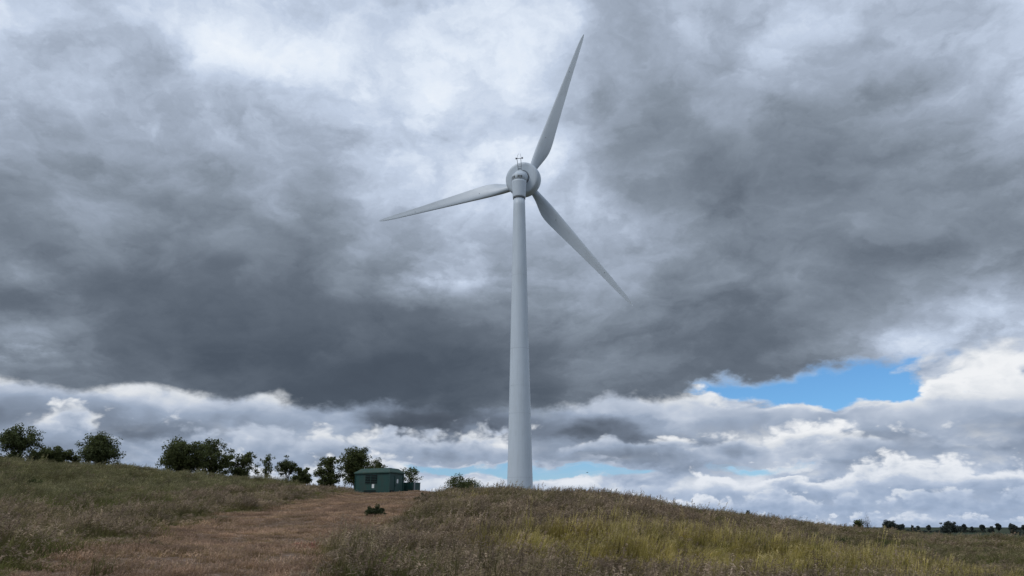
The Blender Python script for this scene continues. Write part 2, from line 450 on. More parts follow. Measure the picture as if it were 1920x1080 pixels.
def grassmat(name, low, tip, alt, head=None, trans=0.3, patch=4.0, fleck=None):
    """stems: colour from foot to tip, drifting over the meadow in patches and from tuft to tuft"""
    def f(g, b):
        pos = g.n('ShaderNodeNewGeometry').outputs['Position']
        h = g.n('ShaderNodeAttribute', attribute_name='h').outputs['Fac']
        r = g.n('ShaderNodeAttribute', attribute_name='rnd').outputs['Fac']
        oi = g.n('ShaderNodeObjectInfo').outputs['Random']
        n = g.noise(pos, 1.0 / patch, 4, 0.6)
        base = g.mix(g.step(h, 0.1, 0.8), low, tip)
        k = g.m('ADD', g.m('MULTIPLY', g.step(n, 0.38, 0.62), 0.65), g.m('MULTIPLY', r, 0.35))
        col = g.mix(k, base, alt)
        if head:
            hd = g.n('ShaderNodeAttribute', attribute_name='head').outputs['Fac']
            hc = g.mix(r, head[0], head[1])
            col = g.mix(hd, col, hc)
        v = g.m('MULTIPLY', g.m('MULTIPLY_ADD', oi, 0.7, 0.65), g.m('MULTIPLY_ADD', r, 0.8, 0.6))
        v = g.m('MULTIPLY', v, g.step(g.noise(g.v('MULTIPLY', pos, (1.0, 0.6, 0.0)), 0.55, 5, 0.65), 0.33, 0.67, 0.62, 1.28))
        col = g.v('SCALE', col, scale=v)
        g.put(b.inputs['Base Color'], col)
        tr = g.n('ShaderNodeBsdfTranslucent', {'Color': col})
        return g.n('ShaderNodeMixShader', {0: trans, 1: b.outputs[0], 2: tr.outputs[0]}).outputs[0]
    return material(name, f, 0.75, 0.15)

# ------------------------------------------------------------------ terrain
CTRL = np.array([(-4.86, 13.66, -0.81), (-5.9, 18.06, -0.58), (-7.39, 24.93, -0.23), (-9.11, 38.95, 0.56), (-10.76, 61.06, 1.83), (-11.67, 81.17, 2.89), (-16.87, 95.52, 3.59), (-19.1, 85.9, 3.17), (-9.93, 89.45, 3.02), (-6.35, 74.73, 2.52), (-7.81, 12.81, -0.76), (-13.15, 21.26, -0.29), (-22.25, 35.62, 0.73), (-34.64, 55, 2.62), (-49.28, 77.69, 5.6), (-42.95, 81.36, 5.45), (-11.56, 22.17, -0.3), (-20.53, 38.92, 0.92), (-10.18, 23.92, -0.25), (-16.97, 39.51, 0.81), (-26.18, 60.58, 2.51), (-37.08, 85.29, 5.27), (-14.49, 43.66, 0.9), (-23.44, 70.19, 2.9), (-30.19, 90.08, 4.82), (-17.2, 65.79, 2.39), (-24.1, 91.89, 4.27), (-15.37, 19.72, -0.27), (-38.6, 48.52, 2.69), (-59.41, 74.13, 5.92), (-4.13, 24.66, -0.33), (-4.24, 32.73, 0.26), (-3.2, 37.86, 0.78), (-3.06, 46.9, 1.47), (-2.04, 51.96, 1.75), (0.91, 34.99, 0.5), (1.2, 45.98, 1.44), (1.38, 52.98, 1.82), (5.53, 35.57, 0.26), (7.25, 46.44, 0.98), (8.34, 53.35, 1.23), (-2.81, 16.77, -1), (-1.42, 19.95, -1.15), (-1.98, 27.93, -0.45), (0.34, 13, -1.4), (0.57, 21.99, -1.1), (0.72, 27.99, -0.4), (1.99, 12.85, -1.45), (3.37, 21.74, -1.2), (4.44, 28.66, -0.55), (3.82, 13.47, -1.5), (6.55, 23.09, -1.1), (10.92, 38.48, -0.3), (15.29, 53.87, 0.25), (5.34, 12.94, -1.55), (9.16, 22.18, -1.4), (16.03, 38.82, -0.95), (22.14, 53.61, -0.5), (8.1, 14.95, -1.65), (12.39, 22.86, -1.5), (21.44, 39.56, -1.15), (29.54, 54.51, -0.82), (11.84, 18.54, -1.7), (33.38, 52.25, -1.1), (13.4, 17.45, -2), (37.76, 49.18, -2.1), (0, 0, -1.6), (8, 0, -1.6), (-8, 0, -1.6), (0, -10, -1.7), (-20, -20, -1.5), (20, -20, -1.9), (0, -40, -2), (-60, -10, 0.5), (60, -10, -3), (0, 6, -1.6), (-4, 8, -1.5), (5, 8, -1.55), (1.2, 119.8, 4), (-12, 115, 4.2), (14, 117, 3.4), (1.2, 135, 3.8), (5, 78, 2.2), (20, 75, 0.3), (-10, 80, 3.6), (35, 90, -1.8), (50, 85, -3.5), (70, 90, -5), (-30, 120, 4.2), (-60, 120, 6), (-90, 120, 7.4), (-60, 150, 5), (0, 170, 1.5), (40, 140, -1.5), (-120, 90, 8.5), (-120, 40, 6), (90, 60, -4), (80, 130, -7), (-100, 160, 6), (-140, 0, 5)])

def _tps():
    P = CTRL[:, :2]; n = len(P)
    r = np.linalg.norm(P[:, None] - P[None], axis=-1)
    A = np.zeros((n + 3, n + 3))
    A[:n, :n] = np.where(r > 0, r * r * np.log(r + 1e-9), 0) + np.eye(n) * 12
    A[:n, n] = 1; A[:n, n + 1:] = P; A[n, :n] = 1; A[n + 1:, :n] = P.T
    return np.linalg.solve(A, np.r_[CTRL[:, 2], 0, 0, 0])
TW = _tps()

def height(x, y):
    """ground height: the surveyed hill, melting into low far country"""
    x = np.atleast_1d(np.asarray(x, float)); y = np.atleast_1d(np.asarray(y, float))
    out = np.empty(len(x))
    for s in range(0, len(x), 20000):
        xs, ys = x[s:s + 20000], y[s:s + 20000]
        rr = np.hypot(xs, ys); sc = np.minimum(1, 190 / np.maximum(rr, 1e-6))
        cx, cy = xs * sc, ys * sc
        d2 = (cx[:, None] - CTRL[:, 0]) ** 2 + (cy[:, None] - CTRL[:, 1]) ** 2
        z = (0.5 * d2 * np.log(d2 + 1e-9)) @ TW[:len(CTRL)] + TW[-3] + TW[-2] * cx + TW[-1] * cy
        z = np.clip(z, -9, 9.5)
        z = z + (fbm(xs, ys, 5.0, 3) - 0.5) * 0.35 * sstep(rr, 4, 15) + (fbm(xs, ys, 1.3, 5, 2) - 0.5) * 0.10
        far = -3.3 + (fbm(xs, ys, 260, 11) - 0.5) * 1.6 + (fbm(xs, ys, 1500, 13) - 0.5) * 5 * sstep(rr, 900, 3000)
        k = sstep(rr, 105, 240)
        out[s:s + 20000] = z * (1 - k) + far * k
    return out

def hz(x, y):
    return float(height([x], [y])[0])

TRK_Y = np.array([0, 13.7, 18.9, 25.0, 30, 35.2, 43.4, 49.7, 60, 70.0, 84, 92])
TRK_L = np.array([-7.0, -8.2, -9.7, -11.0, -12.0, -12.8, -13.6, -14.0, -14.6, -15.2, -17.0, -17.5])
TRK_R = np.array([-2.0, -3.3, -4.0, -4.5, -4.5, -4.5, -4.6, -5.0, -5.8, -6.0, -5.0, -4.0])

def track_amount(x, y):
    """1 on the trodden track, 0 in the rough grass"""
    n = (fbm(x, y, 3.0, 21) - 0.5) * 4.2
    l = np.interp(y, TRK_Y, TRK_L); r = np.interp(y, TRK_Y, TRK_R)
    return sstep(x - l + n, -1.6, 1.6) * sstep(r - x + n * 0.6, -0.6, 0.6) * sstep(y, -30, -20)

def ground_material():
    def f(g, b):
        p = g.n('ShaderNodeNewGeometry').outputs['Position']
        x, y, z = g.sep(p)
        flat = g.xyz(x, y, 0.0)
        dist = g.v('LENGTH', flat)
        n1 = g.noise(flat, 0.25, 6, 0.6); n2 = g.noise(flat, 3.0, 6, 0.7); n3 = g.noise(flat, 24.0, 4, 0.7)
        near = g.mix(g.step(n1, 0.35, 0.65), (0.10, 0.078, 0.045), (0.085, 0.085, 0.04))
        near = g.mix(g.step(n2, 0.4, 0.7), near, (0.15, 0.115, 0.07))
        near = g.mix(g.step(n3, 0.5, 0.75), near, (0.055, 0.045, 0.028))
        # far fields: parcels of crop and pasture
        wv = g.n('ShaderNodeTexVoronoi', {'Vector': g.xyz(g.m('MULTIPLY', x, 1.0), g.m('MULTIPLY', y, 0.55), 0.0), 'Scale': 0.0055}, voronoi_dimensions='2D')
        pc = g.sep(wv.outputs['Color'])[0]
        far = g.mix(pc, (0.032, 0.045, 0.03), (0.06, 0.072, 0.042))
        far = g.mix(g.step(g.noise(flat, 0.02, 5, 0.6), 0.4, 0.7), far, (0.036, 0.046, 0.032))
        g.put(b.inputs['Base Color'], g.mix(g.step(dist, 130, 230), near, far))
        bp = g.n('ShaderNodeBump', {'Strength': 0.6, 'Distance': 0.05, 'Height': g.m('ADD', n2, n3)})
        g.put(b.inputs['Normal'], bp.outputs[0])
    return material('meadow_soil', f, 0.95, 0.05)

def build_ground():
    rr = np.concatenate([np.linspace(0.6, 12, 20), np.geomspace(12.6, 130, 190), np.geomspace(134, 9000, 70)])
    fine = np.radians(np.linspace(-48, 48, 260)); rest = np.radians(np.linspace(48, 312, 90)[1:-1])
    a = np.concatenate([fine, rest]); n = len(a)
    X = rr[:, None] * np.sin(a); Y = rr[:, None] * np.cos(a)
    Z = height(X.ravel(), Y.ravel())
    V = np.concatenate([np.stack([X.ravel(), Y.ravel(), Z], -1), [[0, 0, hz(0, 0)]]])
    i = np.arange(len(rr) - 1)[:, None] * n; j = np.arange(n)[None]; k = (j + 1) % n
    F = np.stack([i + j, i + n + j, i + n + k, i + k], -1).reshape(-1, 4)
    c = len(V) - 1
    F3 = np.stack([np.arange(n), (np.arange(n) + 1) % n, np.full(n, c)], -1)
    o = add('ground', mesh_np('ground', V, [F, F3], ground_material(), True))
    tag(o, 'rough grassy hillside running out to low far fields', kind='structure')

def track_material():
    def f(g, b):
        p = g.n('ShaderNodeNewGeometry').outputs['Position']
        n1 = g.noise(p, 0.5, 6, 0.6); n2 = g.noise(p, 5.0, 7, 0.7); n3 = g.noise(p, 38.0, 4, 0.7)
        col = g.mix(g.step(n1, 0.35, 0.65), (0.155, 0.105, 0.066), (0.19, 0.125, 0.085))
        col = g.mix(g.step(n2, 0.45, 0.66), col, (0.285, 0.215, 0.17))
        col = g.mix(g.step(n3, 0.52, 0.72), col, (0.09, 0.068, 0.045))
        g.put(b.inputs['Base Color'], col)
        bp = g.n('ShaderNodeBump', {'Strength': 0.7, 'Distance': 0.03, 'Height': g.m('ADD', n2, n3)})
        g.put(b.inputs['Normal'], bp.outputs[0])
    return material('trodden_earth', f, 0.95, 0.05)

def build_track():
    ys = np.linspace(1.0, 88, 300); m = 26
    l = np.interp(ys, TRK_Y, TRK_L) + (fbm(ys, ys * 0, 4, 31) - 0.5) * 2; r = np.interp(ys, TRK_Y, TRK_R) + (fbm(ys, ys * 0, 4, 35) - 0.5) * 1.4
    t = np.linspace(0, 1, m)
    X = l[:, None] + (r - l)[:, None] * t; Y = np.repeat(ys[:, None], m, 1)
    Z = height(X.ravel(), Y.ravel()).reshape(X.shape) + 0.035
    Z[:, 0] -= 0.25; Z[:, -1] -= 0.25; Z[0] -= 0.25; Z[-1] -= 0.25
    V = np.stack([X, Y, Z], -1).reshape(-1, 3)
    i = np.arange(len(ys) - 1)[:, None] * m; j = np.arange(m - 1)[None]
    F = np.stack([i + j, i + j + 1, i + m + j + 1, i + m + j], -1).reshape(-1, 4)
    o = add('track', mesh_np('track', V, F, track_material(), True))
    tag(o, 'worn brown track climbing between the grass banks', kind='structure')

build_ground()
build_track()

# ------------------------------------------------------------------ wind turbine
def build_turbine():
    base = np.array([1.18, 119.8, hz(1.18, 119.8) - 0.05])
    top = 5.18 + 46.4 - base[2]                     # tower top above its base
    T = empty('wind_turbine', base)
    tag(T, 'tall white three-bladed wind turbine rising behind the grassy mound', 'wind turbine')
    V, F = lathe([(2.6, -0.6), (2.6, 0.12), (2.45, 0.2), (1.9, 0.2)], 40)
    add('foundation', mesh_np('foundation', V, F, M['concrete'], False), T)
    prof = []
    r0, r1 = 1.95, 0.94
    def rad(h): return r0 + (r1 - r0) * (h / top) ** 0.93
    for h in np.linspace(0.15, top, 40): prof.append((rad(h), h))
    V, F = lathe(prof, 72)
    tower = add('tower', mesh_np('tower', V, F, M['white'], True), T)
    for h, w in ((3.2, 0.014), (12.6, 0.014), (16.8, 0.012), (22.6, 0.02), (34.5, 0.014)):       # welded section joints
        rr = rad(h)
        V, F = lathe([(rr - 0.02, h - w * 2), (rr + 0.012, h - w), (rr + 0.012, h + w), (rr - 0.02, h + w * 2)], 72, cap=False)
        add('section_joint', mesh_np('section_joint', V, F, M['seam'], True), tower)
    V, F = lathe([(r1 - .05, top - 0.12), (r1 + 0.08, top - 0.1), (r1 + 0.08, top + 0.06), (r1 - 0.02, top + 0.08), (r1 - 0.02, top + 0.2), (r1 - .1, top + .2)], 64)
    add('yaw_ring', mesh_np('yaw_ring', V, F, M['ring'], True), T)
    # everything above turns with the wind
    yaw, tilt = R(17.84), R(5)
    hubz = 5.18 + 50.58 - base[2]
    # nacelle: flaring barrel with a domed cap
    nb = top + 0.14
    bt = hubz - 1.1
    prof = [(0.88, nb - 0.02), (1.02, nb), (1.05, nb + 0.08)]
    for t in np.linspace(0.08, 1, 10): prof.append((1.05 + 0.17 * t, nb + (bt - nb) * t))
    nac_p = list(prof)
    V, F = lathe(nac_p, 64)
    nac = add('nacelle', mesh_np('nacelle', V, F, M['white'], True), T)
    rt = 1.22
    dome = [(rt - 0.015, bt), (rt + 0.02, bt + 0.02)]
    for a in np.linspace(0, 88, 16): dome.append((rt * math.cos(R(a)) ** 0.85 + 0.02 * (a < 30), bt + 0.62 + 0.95 * math.sin(R(a))))
    V, F = lathe(dome, 64)
    cap = add('nacelle_cap', mesh_np('nacelle_cap', V, F, M['white'], True), nac)
    V, F = lathe([(rt - 0.01, bt - 0.03), (rt + 0.012, bt - 0.015), (rt + 0.012, bt + 0.015), (rt, bt + 0.03)], 64, cap=False)
    add('cap_joint', mesh_np('cap_joint', V, F, M['seam'], True), nac)
    for ang0, ang1 in ((-72, -34), (-12, 24)):     # two vents facing back; angle from -y, towards +x
        aa = np.radians(np.linspace(ang0, ang1, 7))
        for lo, hi, rr_, mt, nm in ((bt + 0.22, bt + 0.62, rt + 0.035, M['grille'], 'vent'),):
            vv = [(rr_ * math.sin(a), -rr_ * math.cos(a), z) for a in aa for z in (lo, hi)]
            ff = [(2 * i, 2 * i + 2, 2 * i + 3, 2 * i + 1) for i in range(6)]
            vent = add('vent', mesh_np('vent', vv, np.array(ff), mt, True), nac)
        for fr in (0.33, 0.66):
            a = R(ang0 + (ang1 - ang0) * fr)
            P = Pile(); V, F = tube([((rt + 0.045) * math.sin(a), -(rt + 0.045) * math.cos(a), bt + 0.22), ((rt + 0.045) * math.sin(a), -(rt + 0.045) * math.cos(a), bt + 0.62)], [0.03, 0.03]); P.put(V, F)
            add('vent_bar', P.mesh('vent_bar', M['white']), vent)
    # rotor frame: local y = shaft, away from the camera
    ax = Matrix.Rotation(-yaw, 4, 'Z') @ Matrix.Rotation(tilt, 4, 'X')
    HC = Vector((0, 0, hubz))
    def place(o, extra=None):
        o.matrix_local = Matrix.Translation(HC) @ ax @ (extra or Matrix.Identity(4))
    # neck between nacelle and generator
    V, F = lathe([(1.0, 0.2), (1.12, 0.9), (1.3, 1.5)], 48, 'Y')
    o = add('shaft_housing', mesh_np('shaft_housing', V, F, M['white'], True), nac); place(o)
    # generator: flat drum with a rounded rear edge and a broad rim
    Rg = 2.74
    gp = [(0.5, 1.30), (2.35, 1.30), (2.62, 1.33), (2.76, 1.42), (2.84, 1.55), (2.87, 1.72), (2.88, 1.73), (2.88, 1.80), (2.91, 1.82), (2.93, 2.5), (2.91, 3.05), (2.83, 3.2), (2.6, 3.28), (1.4, 3.35)]
    V, F = lathe(gp, 96, 'Y')
    gen = add('generator', mesh_np('generator', V, F, M['white'], True), T); place(gen)
    V, F = lathe([(2.85, 1.735), (2.895, 1.74), (2.895, 1.79), (2.85, 1.795)], 96, 'Y', cap=False)
    add('rim_groove', mesh_np('rim_groove', V, F, M['seam'], True), gen)
    # dark ring: shade of the gap between drum and nacelle, put in as colour
    V, F = lathe([(1.30, 1.20), (1.35, 1.22), (1.35, 1.31), (1.30, 1.31)], 64, 'Y', cap=False)
    o = add('gap_shade', mesh_np('gap_shade', V, F, M['dark'], True), gen)
    # hub and spinner in front of it
    hp = [(1.2, 3.2), (1.55, 3.5), (1.65, 4.2), (1.62, 5.0), (1.45, 5.7), (1.1, 6.3), (0.6, 6.7), (0.15, 6.85)]
    V, F = lathe(hp, 48, 'Y')
    hub = add('hub', mesh_np('hub', V, F, M['white'], True), T); place(hub)
    # blades
    Rb = 28.15
    S = np.array([  # r, chord, leading edge x, thickness ratio, twist
        (1.3, 1.16, -0.58, 1.0, 0), (2.2, 1.2, -0.6, 0.95, 8), (3.2, 1.45, -0.64, 0.72, 12), (4.4, 1.92, -0.70, 0.50, 12), (5.6, 2.28, -0.74, 0.38, 11), (6.6, 2.36, -0.74, 0.32, 9.5),
        (8, 2.24, -0.72, 0.28, 7.5), (10, 2.02, -0.67, 0.25, 5.5), (13, 1.74, -0.6, 0.22, 3.5), (16, 1.47, -0.52, 0.20, 2.2), (19, 1.2, -0.45, 0.19, 1.2), (22, 0.96, -0.37, 0.18, .5),
        (24.5, 0.76, -0.3, 0.17, 0), (26.3, 0.58, -0.22, 0.17, -.3), (27.3, 0.42, -0.13, 0.17, -.5), (27.9, 0.25, -0.02, 0.18, -.5), (28.15, 0.06, 0.09, 0.3, -.5)])
    rs = np.concatenate([np.linspace(1.3, 26, 44), np.linspace(26.3, 28.15, 12)])
    ch, le, th, tw = (np.interp(rs, S[:, 0], S[:, i]) for i in (1, 2, 3, 4))
    ch = ch * (1 + 0.12 * sstep(rs, 3, 9))
    k = np.array([.25, .5, .25])
    for arr in (ch, le, th):
        arr[1:-6] = np.convolve(arr, k, 'same')[1:-6]
    n = 28
    ph = np.linspace(0, 2 * np.pi, n, endpoint=False)
    V = np.empty((len(rs), n, 3))
    for i, r in enumerate(rs):
        c = 0.5 * (1 - np.cos(ph)) ; up = ph < np.pi          # 0 at LE, 1 at TE
        yt = th[i] * 5 * (0.2969 * np.sqrt(c) - 0.1260 * c - 0.3516 * c ** 2 + 0.2843 * c ** 3 - 0.1036 * c ** 4)
        circ = th[i] * 0.5 * np.sin(np.arccos(np.clip(1 - 2 * c, -1, 1)))
        w = sstep(th[i], 0.45, 0.95)
        yt = yt * (1 - w) + circ * w
        camber = 0.04 * (1 - w) * 4 * c * (1 - c)
        X = le[i] + c * ch[i]
        Yv = (np.where(up, -yt, yt) + camber) * ch[i]
        a = R(tw[i] + 2.0)
        V[i, :, 0] = X * math.cos(a) - Yv * math.sin(a)
        V[i, :, 1] = X * math.sin(a) + Yv * math.cos(a) 
        V[i, :, 2] = r
    m = len(rs)
    ii = np.arange(m - 1)[:, None] * n; j = np.arange(n)[None]; kk = (j + 1) % n
    F = np.stack([ii + j, ii + kk, ii + n + kk, ii + n + j], -1).reshape(-1, 4)
    bm_ = mesh_np('blade', V.reshape(-1, 3), [F, np.arange(n)[None], (np.arange(n) + (m - 1) * n)[None, ::-1]], M['blade'], True)
    Vc, Fc = lathe([(0.72, 1.15), (0.74, 1.3), (0.72, 1.75), (0.6, 1.8)], 32)
    cuff = mesh_np('root_collar', Vc, Fc, M['white'], True)
    Vd, Fd = lathe([(0.06, 0), (0.05, 0.03), (0.01, 0.04)], 10)
    drain = mesh_np('receptor', Vd, Fd, M['dark'], True)
    for q in range(3):
        b = add('blade', bm_, T)
        place(b, Matrix.Translation((0, 4.5, 0)) @ Matrix.Rotation(R(23.08 + 120 * q), 4, 'Y'))
        c = add('root_collar', cuff, b)
        for rpos, xx in ((21.0, 0.05), (8.6, 0.35)):
            s = add('receptor', drain, b)
            i = np.argmin(abs(rs - rpos)); yb = V[i, :, 1].min()
            s.matrix_local = Matrix.Translation((xx, yb + 0.02, rpos)) @ Matrix.Rotation(R(90), 4, 'X')
    # instrument mast with ladder on the nacelle roof
    mast = empty('instrument_mast'); mast.parent = T
    mz = bt + 1.35
    mast.location = (0.12, 0.0, 0)
    P = Pile()
    for sx in (-0.26, 0.26):
        V, F = tube([(sx, 0.25, mz), (sx * 1.1 - 0.04, 0.25, mz + 1.7), (sx * 1.25 - 0.16, 0.25, mz + 3.0)], [0.05, 0.05, 0.045], 8); P.put(V, F)
    o = add('mast_rail', P.mesh('mast_rail', M['steel']), mast)
    for k_ in range(5):
        V, F = tube([(-0.28, 0.25, mz + 0.2 + k_ * 0.32), (0.28, 0.25, mz + 0.2 + k_ * 0.32)], [0.03, 0.03], 6)
        add('rung', mesh_np('rung', V, F, M['steel'], True), mast)
    # grey mesh panel behind the rungs
    bm = bmesh.new(); box(bm, (-0.24, 0.27, mz - 0.1), (0.26, 0.31, mz + 1.25))
    add('mesh_panel', mesh_bm('mesh_panel', bm, M['seam']), mast)
    V, F = tube([(-0.62, 0.25, mz + 2.92), (0.42, 0.25, mz + 3.02)], [0.055, 0.055], 8)
    bar = add('cross_bar', mesh_np('cross_bar', V, F, M['steel'], True), mast)
    V, F = lathe([(0.02, -0.13), (0.13, -0.1), (0.14, 0.1), (0.02, 0.16)], 12)
    for xx, zz_ in ((-0.6, 2.94), (0.42, 3.05)):
        s = add('wind_sensor', mesh_np('wind_sensor', V, F, M['steel'], True), bar); s.location = (xx, 0.25, mz + zz_)
    for sx in (-1, 1):
        V, F = tube([(-0.1 + sx * 0.32, 0.25, mz + 3.0), (-0.1 + sx * 0.26, 0.25, mz + 3.5), (-0.08 + sx * 0.13, 0.25, mz + 3.85)], [0.025, 0.025, 0.02], 6)
        add('lightning_rod', mesh_np('lightning_rod', V, F, M['steel'], True), mast)
    return T
build_turbine()

# ------------------------------------------------------------------ substation hut and cabinet
def build_hut():
    x, y = -15.3, 93.6
    z = 3.42
    th = R(-27)
    H_ = empty('substation_hut', (x, y, z), th)
    tag(H_, 'dark green substation hut with sloped roof and louvred vents beside the track', 'hut')
    L, D, h = 4.75, 2.7, 2.45
    bm = bmesh.new(); box(bm, (-L / 2, -D / 2, -0.6), (L / 2, D / 2, h))
    add('wall', mesh_bm('wall', bm, M['hut']), H_)
    for (lx, ly) in ((-1, -1), (1, -1), (1, 1), (-1, 1)):
        bm = bmesh.new(); box(bm, (lx * L / 2 - 0.06, ly * D / 2 - 0.06, -0.6), (lx * L / 2 + 0.03 * lx + 0.045, ly * D / 2 + 0.045, h - 0.01))
        add('corner_post', mesh_bm('corner_post', bm, M['hut']), H_)
    bm = bmesh.new()
    ov = 0.16
    ring = lambda s, zz: [bm.verts.new((sx * (L / 2 + s), sy * (D / 2 + s), zz)) for sx, sy in ((-1, -1), (1, -1), (1, 1), (-1, 1))]
    A = [ring(ov, h - 0.02), ring(ov, h + 0.10), ring(-0.42, h + 0.56), ring(-0.6, h + 0.58)]
    bm.faces.new(A[0][::-1])
    for p, q in zip(A, A[1:]):
        for i in range(4): bm.faces.new((p[i], p[(i + 1) % 4], q[(i + 1) % 4], q[i]))
    bm.faces.new(A[-1])
    roof = add('roof', mesh_bm('roof', bm, M['roof']), H_)
    bm = bmesh.new(); box(bm, (L / 2 - 1.3, -0.3, h + 0.57), (L / 2 - 0.75, 0.1, h + 0.62))
    add('roof_hatch', mesh_bm('roof_hatch', bm, M['roof']), roof)
    def louvre(face, c, w, zb, zt, n, mull=True):
        fr = empty('vent'); fr.parent = H_
        def loc(a, b_, zz):       # a along the wall, b_ outwards
            return (a, -D / 2 - b_, zz) if face == 'front' else (L / 2 + b_, a, zz)
        def slab(name, a0, a1, b0, b1, z0, z1, mt, parent):
            p, q = loc(a0, b0, z0), loc(a1, b1, z1)
            bm = bmesh.new(); box(bm, [min(i, j) for i, j in zip(p, q)], [max(i, j) for i, j in zip(p, q)])
            return add(name, mesh_bm(name, bm, mt), parent)
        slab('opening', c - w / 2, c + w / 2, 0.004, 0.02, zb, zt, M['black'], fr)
        s = (zt - zb) / n
        for i in range(n):
            z0 = zb + s * (i + 0.08)
            slab('slat', c - w / 2, c + w / 2, 0.022, 0.075, z0, z0 + s * 0.22, M['hut'], fr)
        if mull: slab('mullion', c - 0.03, c + 0.03, 0.08, 0.095, zb, zt, M['hut'], fr)
    louvre('front', -0.15, 1.62, 1.32, 2.24, 5)
    louvre('front', -0.28, 1.66, 0.12, 0.56, 3, False)
    louvre('side', -0.85, 0.85, 0.12, 0.52, 3, False)
    # door on the narrow wall
    bm = bmesh.new(); box(bm, (L / 2 + 0.004, -0.35, -0.1), (L / 2 + 0.05, 1.05, 2.15))
    door = add('door', mesh_bm('door', bm, M['hut']), H_)
    bm = bmesh.new(); box(bm, (L / 2 + 0.052, -0.25, 0.95), (L / 2 + 0.10, -0.2, 1.2)); add('handle', mesh_bm('handle', bm, M['dark']), door)
    bm = bmesh.new(); box(bm, (L / 2 + 0.052, 0.0, 1.35), (L / 2 + 0.06, 0.3, 1.8))
    add('warning_sign', mesh_bm('warning_sign', bm, M['sign']), H_)
    bm = bmesh.new(); box(bm, (-0.02, -D / 2 - 0.012, 0.80), (0.30, -D / 2 - 0.004, 1.24))
    add('warning_sign', mesh_bm('warning_sign', bm, M['sign']), H_)
    # the low cabinet behind
    C = empty('green_cabinet', (-11.85, 95.2, 3.6), th)
    tag(C, 'low dark green metal cabinet standing next to the substation hut', 'cabinet')
    bm = bmesh.new(); box(bm, (-1.15, -0.7, -0.5), (0.85, 0.7, 1.32)); add('body', mesh_bm('body', bm, M['hut']), C)
    bm = bmesh.new(); box(bm, (-1.19, -0.74, 1.322), (0.89, 0.74, 1.37)); add('lid', mesh_bm('lid', bm, M['hut']), C)
    for xx in (-0.63, 0.37):
        bm = bmesh.new(); box(bm, (xx - 0.45, -0.725, 0.05), (xx + 0.45, -0.704, 1.25)); dd = add('door', mesh_bm('door', bm, M['hut']), C)
        bm = bmesh.new(); box(bm, (xx + 0.36, -0.76, 0.6), (xx + 0.40, -0.727, 0.75)); add('handle', mesh_bm('handle', bm, M['dark']), dd)
    bm = bmesh.new(); box(bm, (0.95, -0.76, -0.5), (1.05, -0.66, 1.42)); add('post', mesh_bm('post', bm, M['steel']), C)
build_hut()

# ------------------------------------------------------------------ trees and shrubs
def leaf_cloud(centres, radii, per, size, rg, mat, name, flat=0.8):
    """many leaf-sized folded quads spread through clumps"""
    k = np.repeat(np.arange(len(centres)), per)
    u = rg.normal(size=(len(k), 3)); u /= np.linalg.norm(u, axis=1)[:, None]
    rad = rg.random(len(k)) ** 0.45
    P = np.asarray(centres)[k] + u * (rad * np.asarray(radii)[k])[:, None] * np.array([1, 1, flat])
    nrm = u * 0.6 + rg.normal(size=u.shape) * 0.6 + np.array([0, 0, 0.5]); nrm /= np.linalg.norm(nrm, axis=1)[:, None]
    t = np.cross(nrm, rg.normal(size=u.shape)); t /= np.linalg.norm(t, axis=1)[:, None]
    b = np.cross(nrm, t)
    s = size * (0.6 + 0.8 * rg.random(len(k)))[:, None]
    fold = nrm * s * 0.18
    V = np.stack([P - t * s, P - b * s * 0.55 + fold, P + t * s, P + b * s * 0.55 + fold], 1).reshape(-1, 3)
    i = np.arange(len(k))[:, None] * 4
    F = np.concatenate([i + [[0, 1, 2]], i + [[0, 2, 3]]])
    rnd = np.repeat(np.clip(rg.random(len(k)) * 0.6 + 0.4 * rg.random(len(centres))[k], 0, 1), 4)
    return mesh_np(name, V, F, mat, False, {'rnd': rnd})

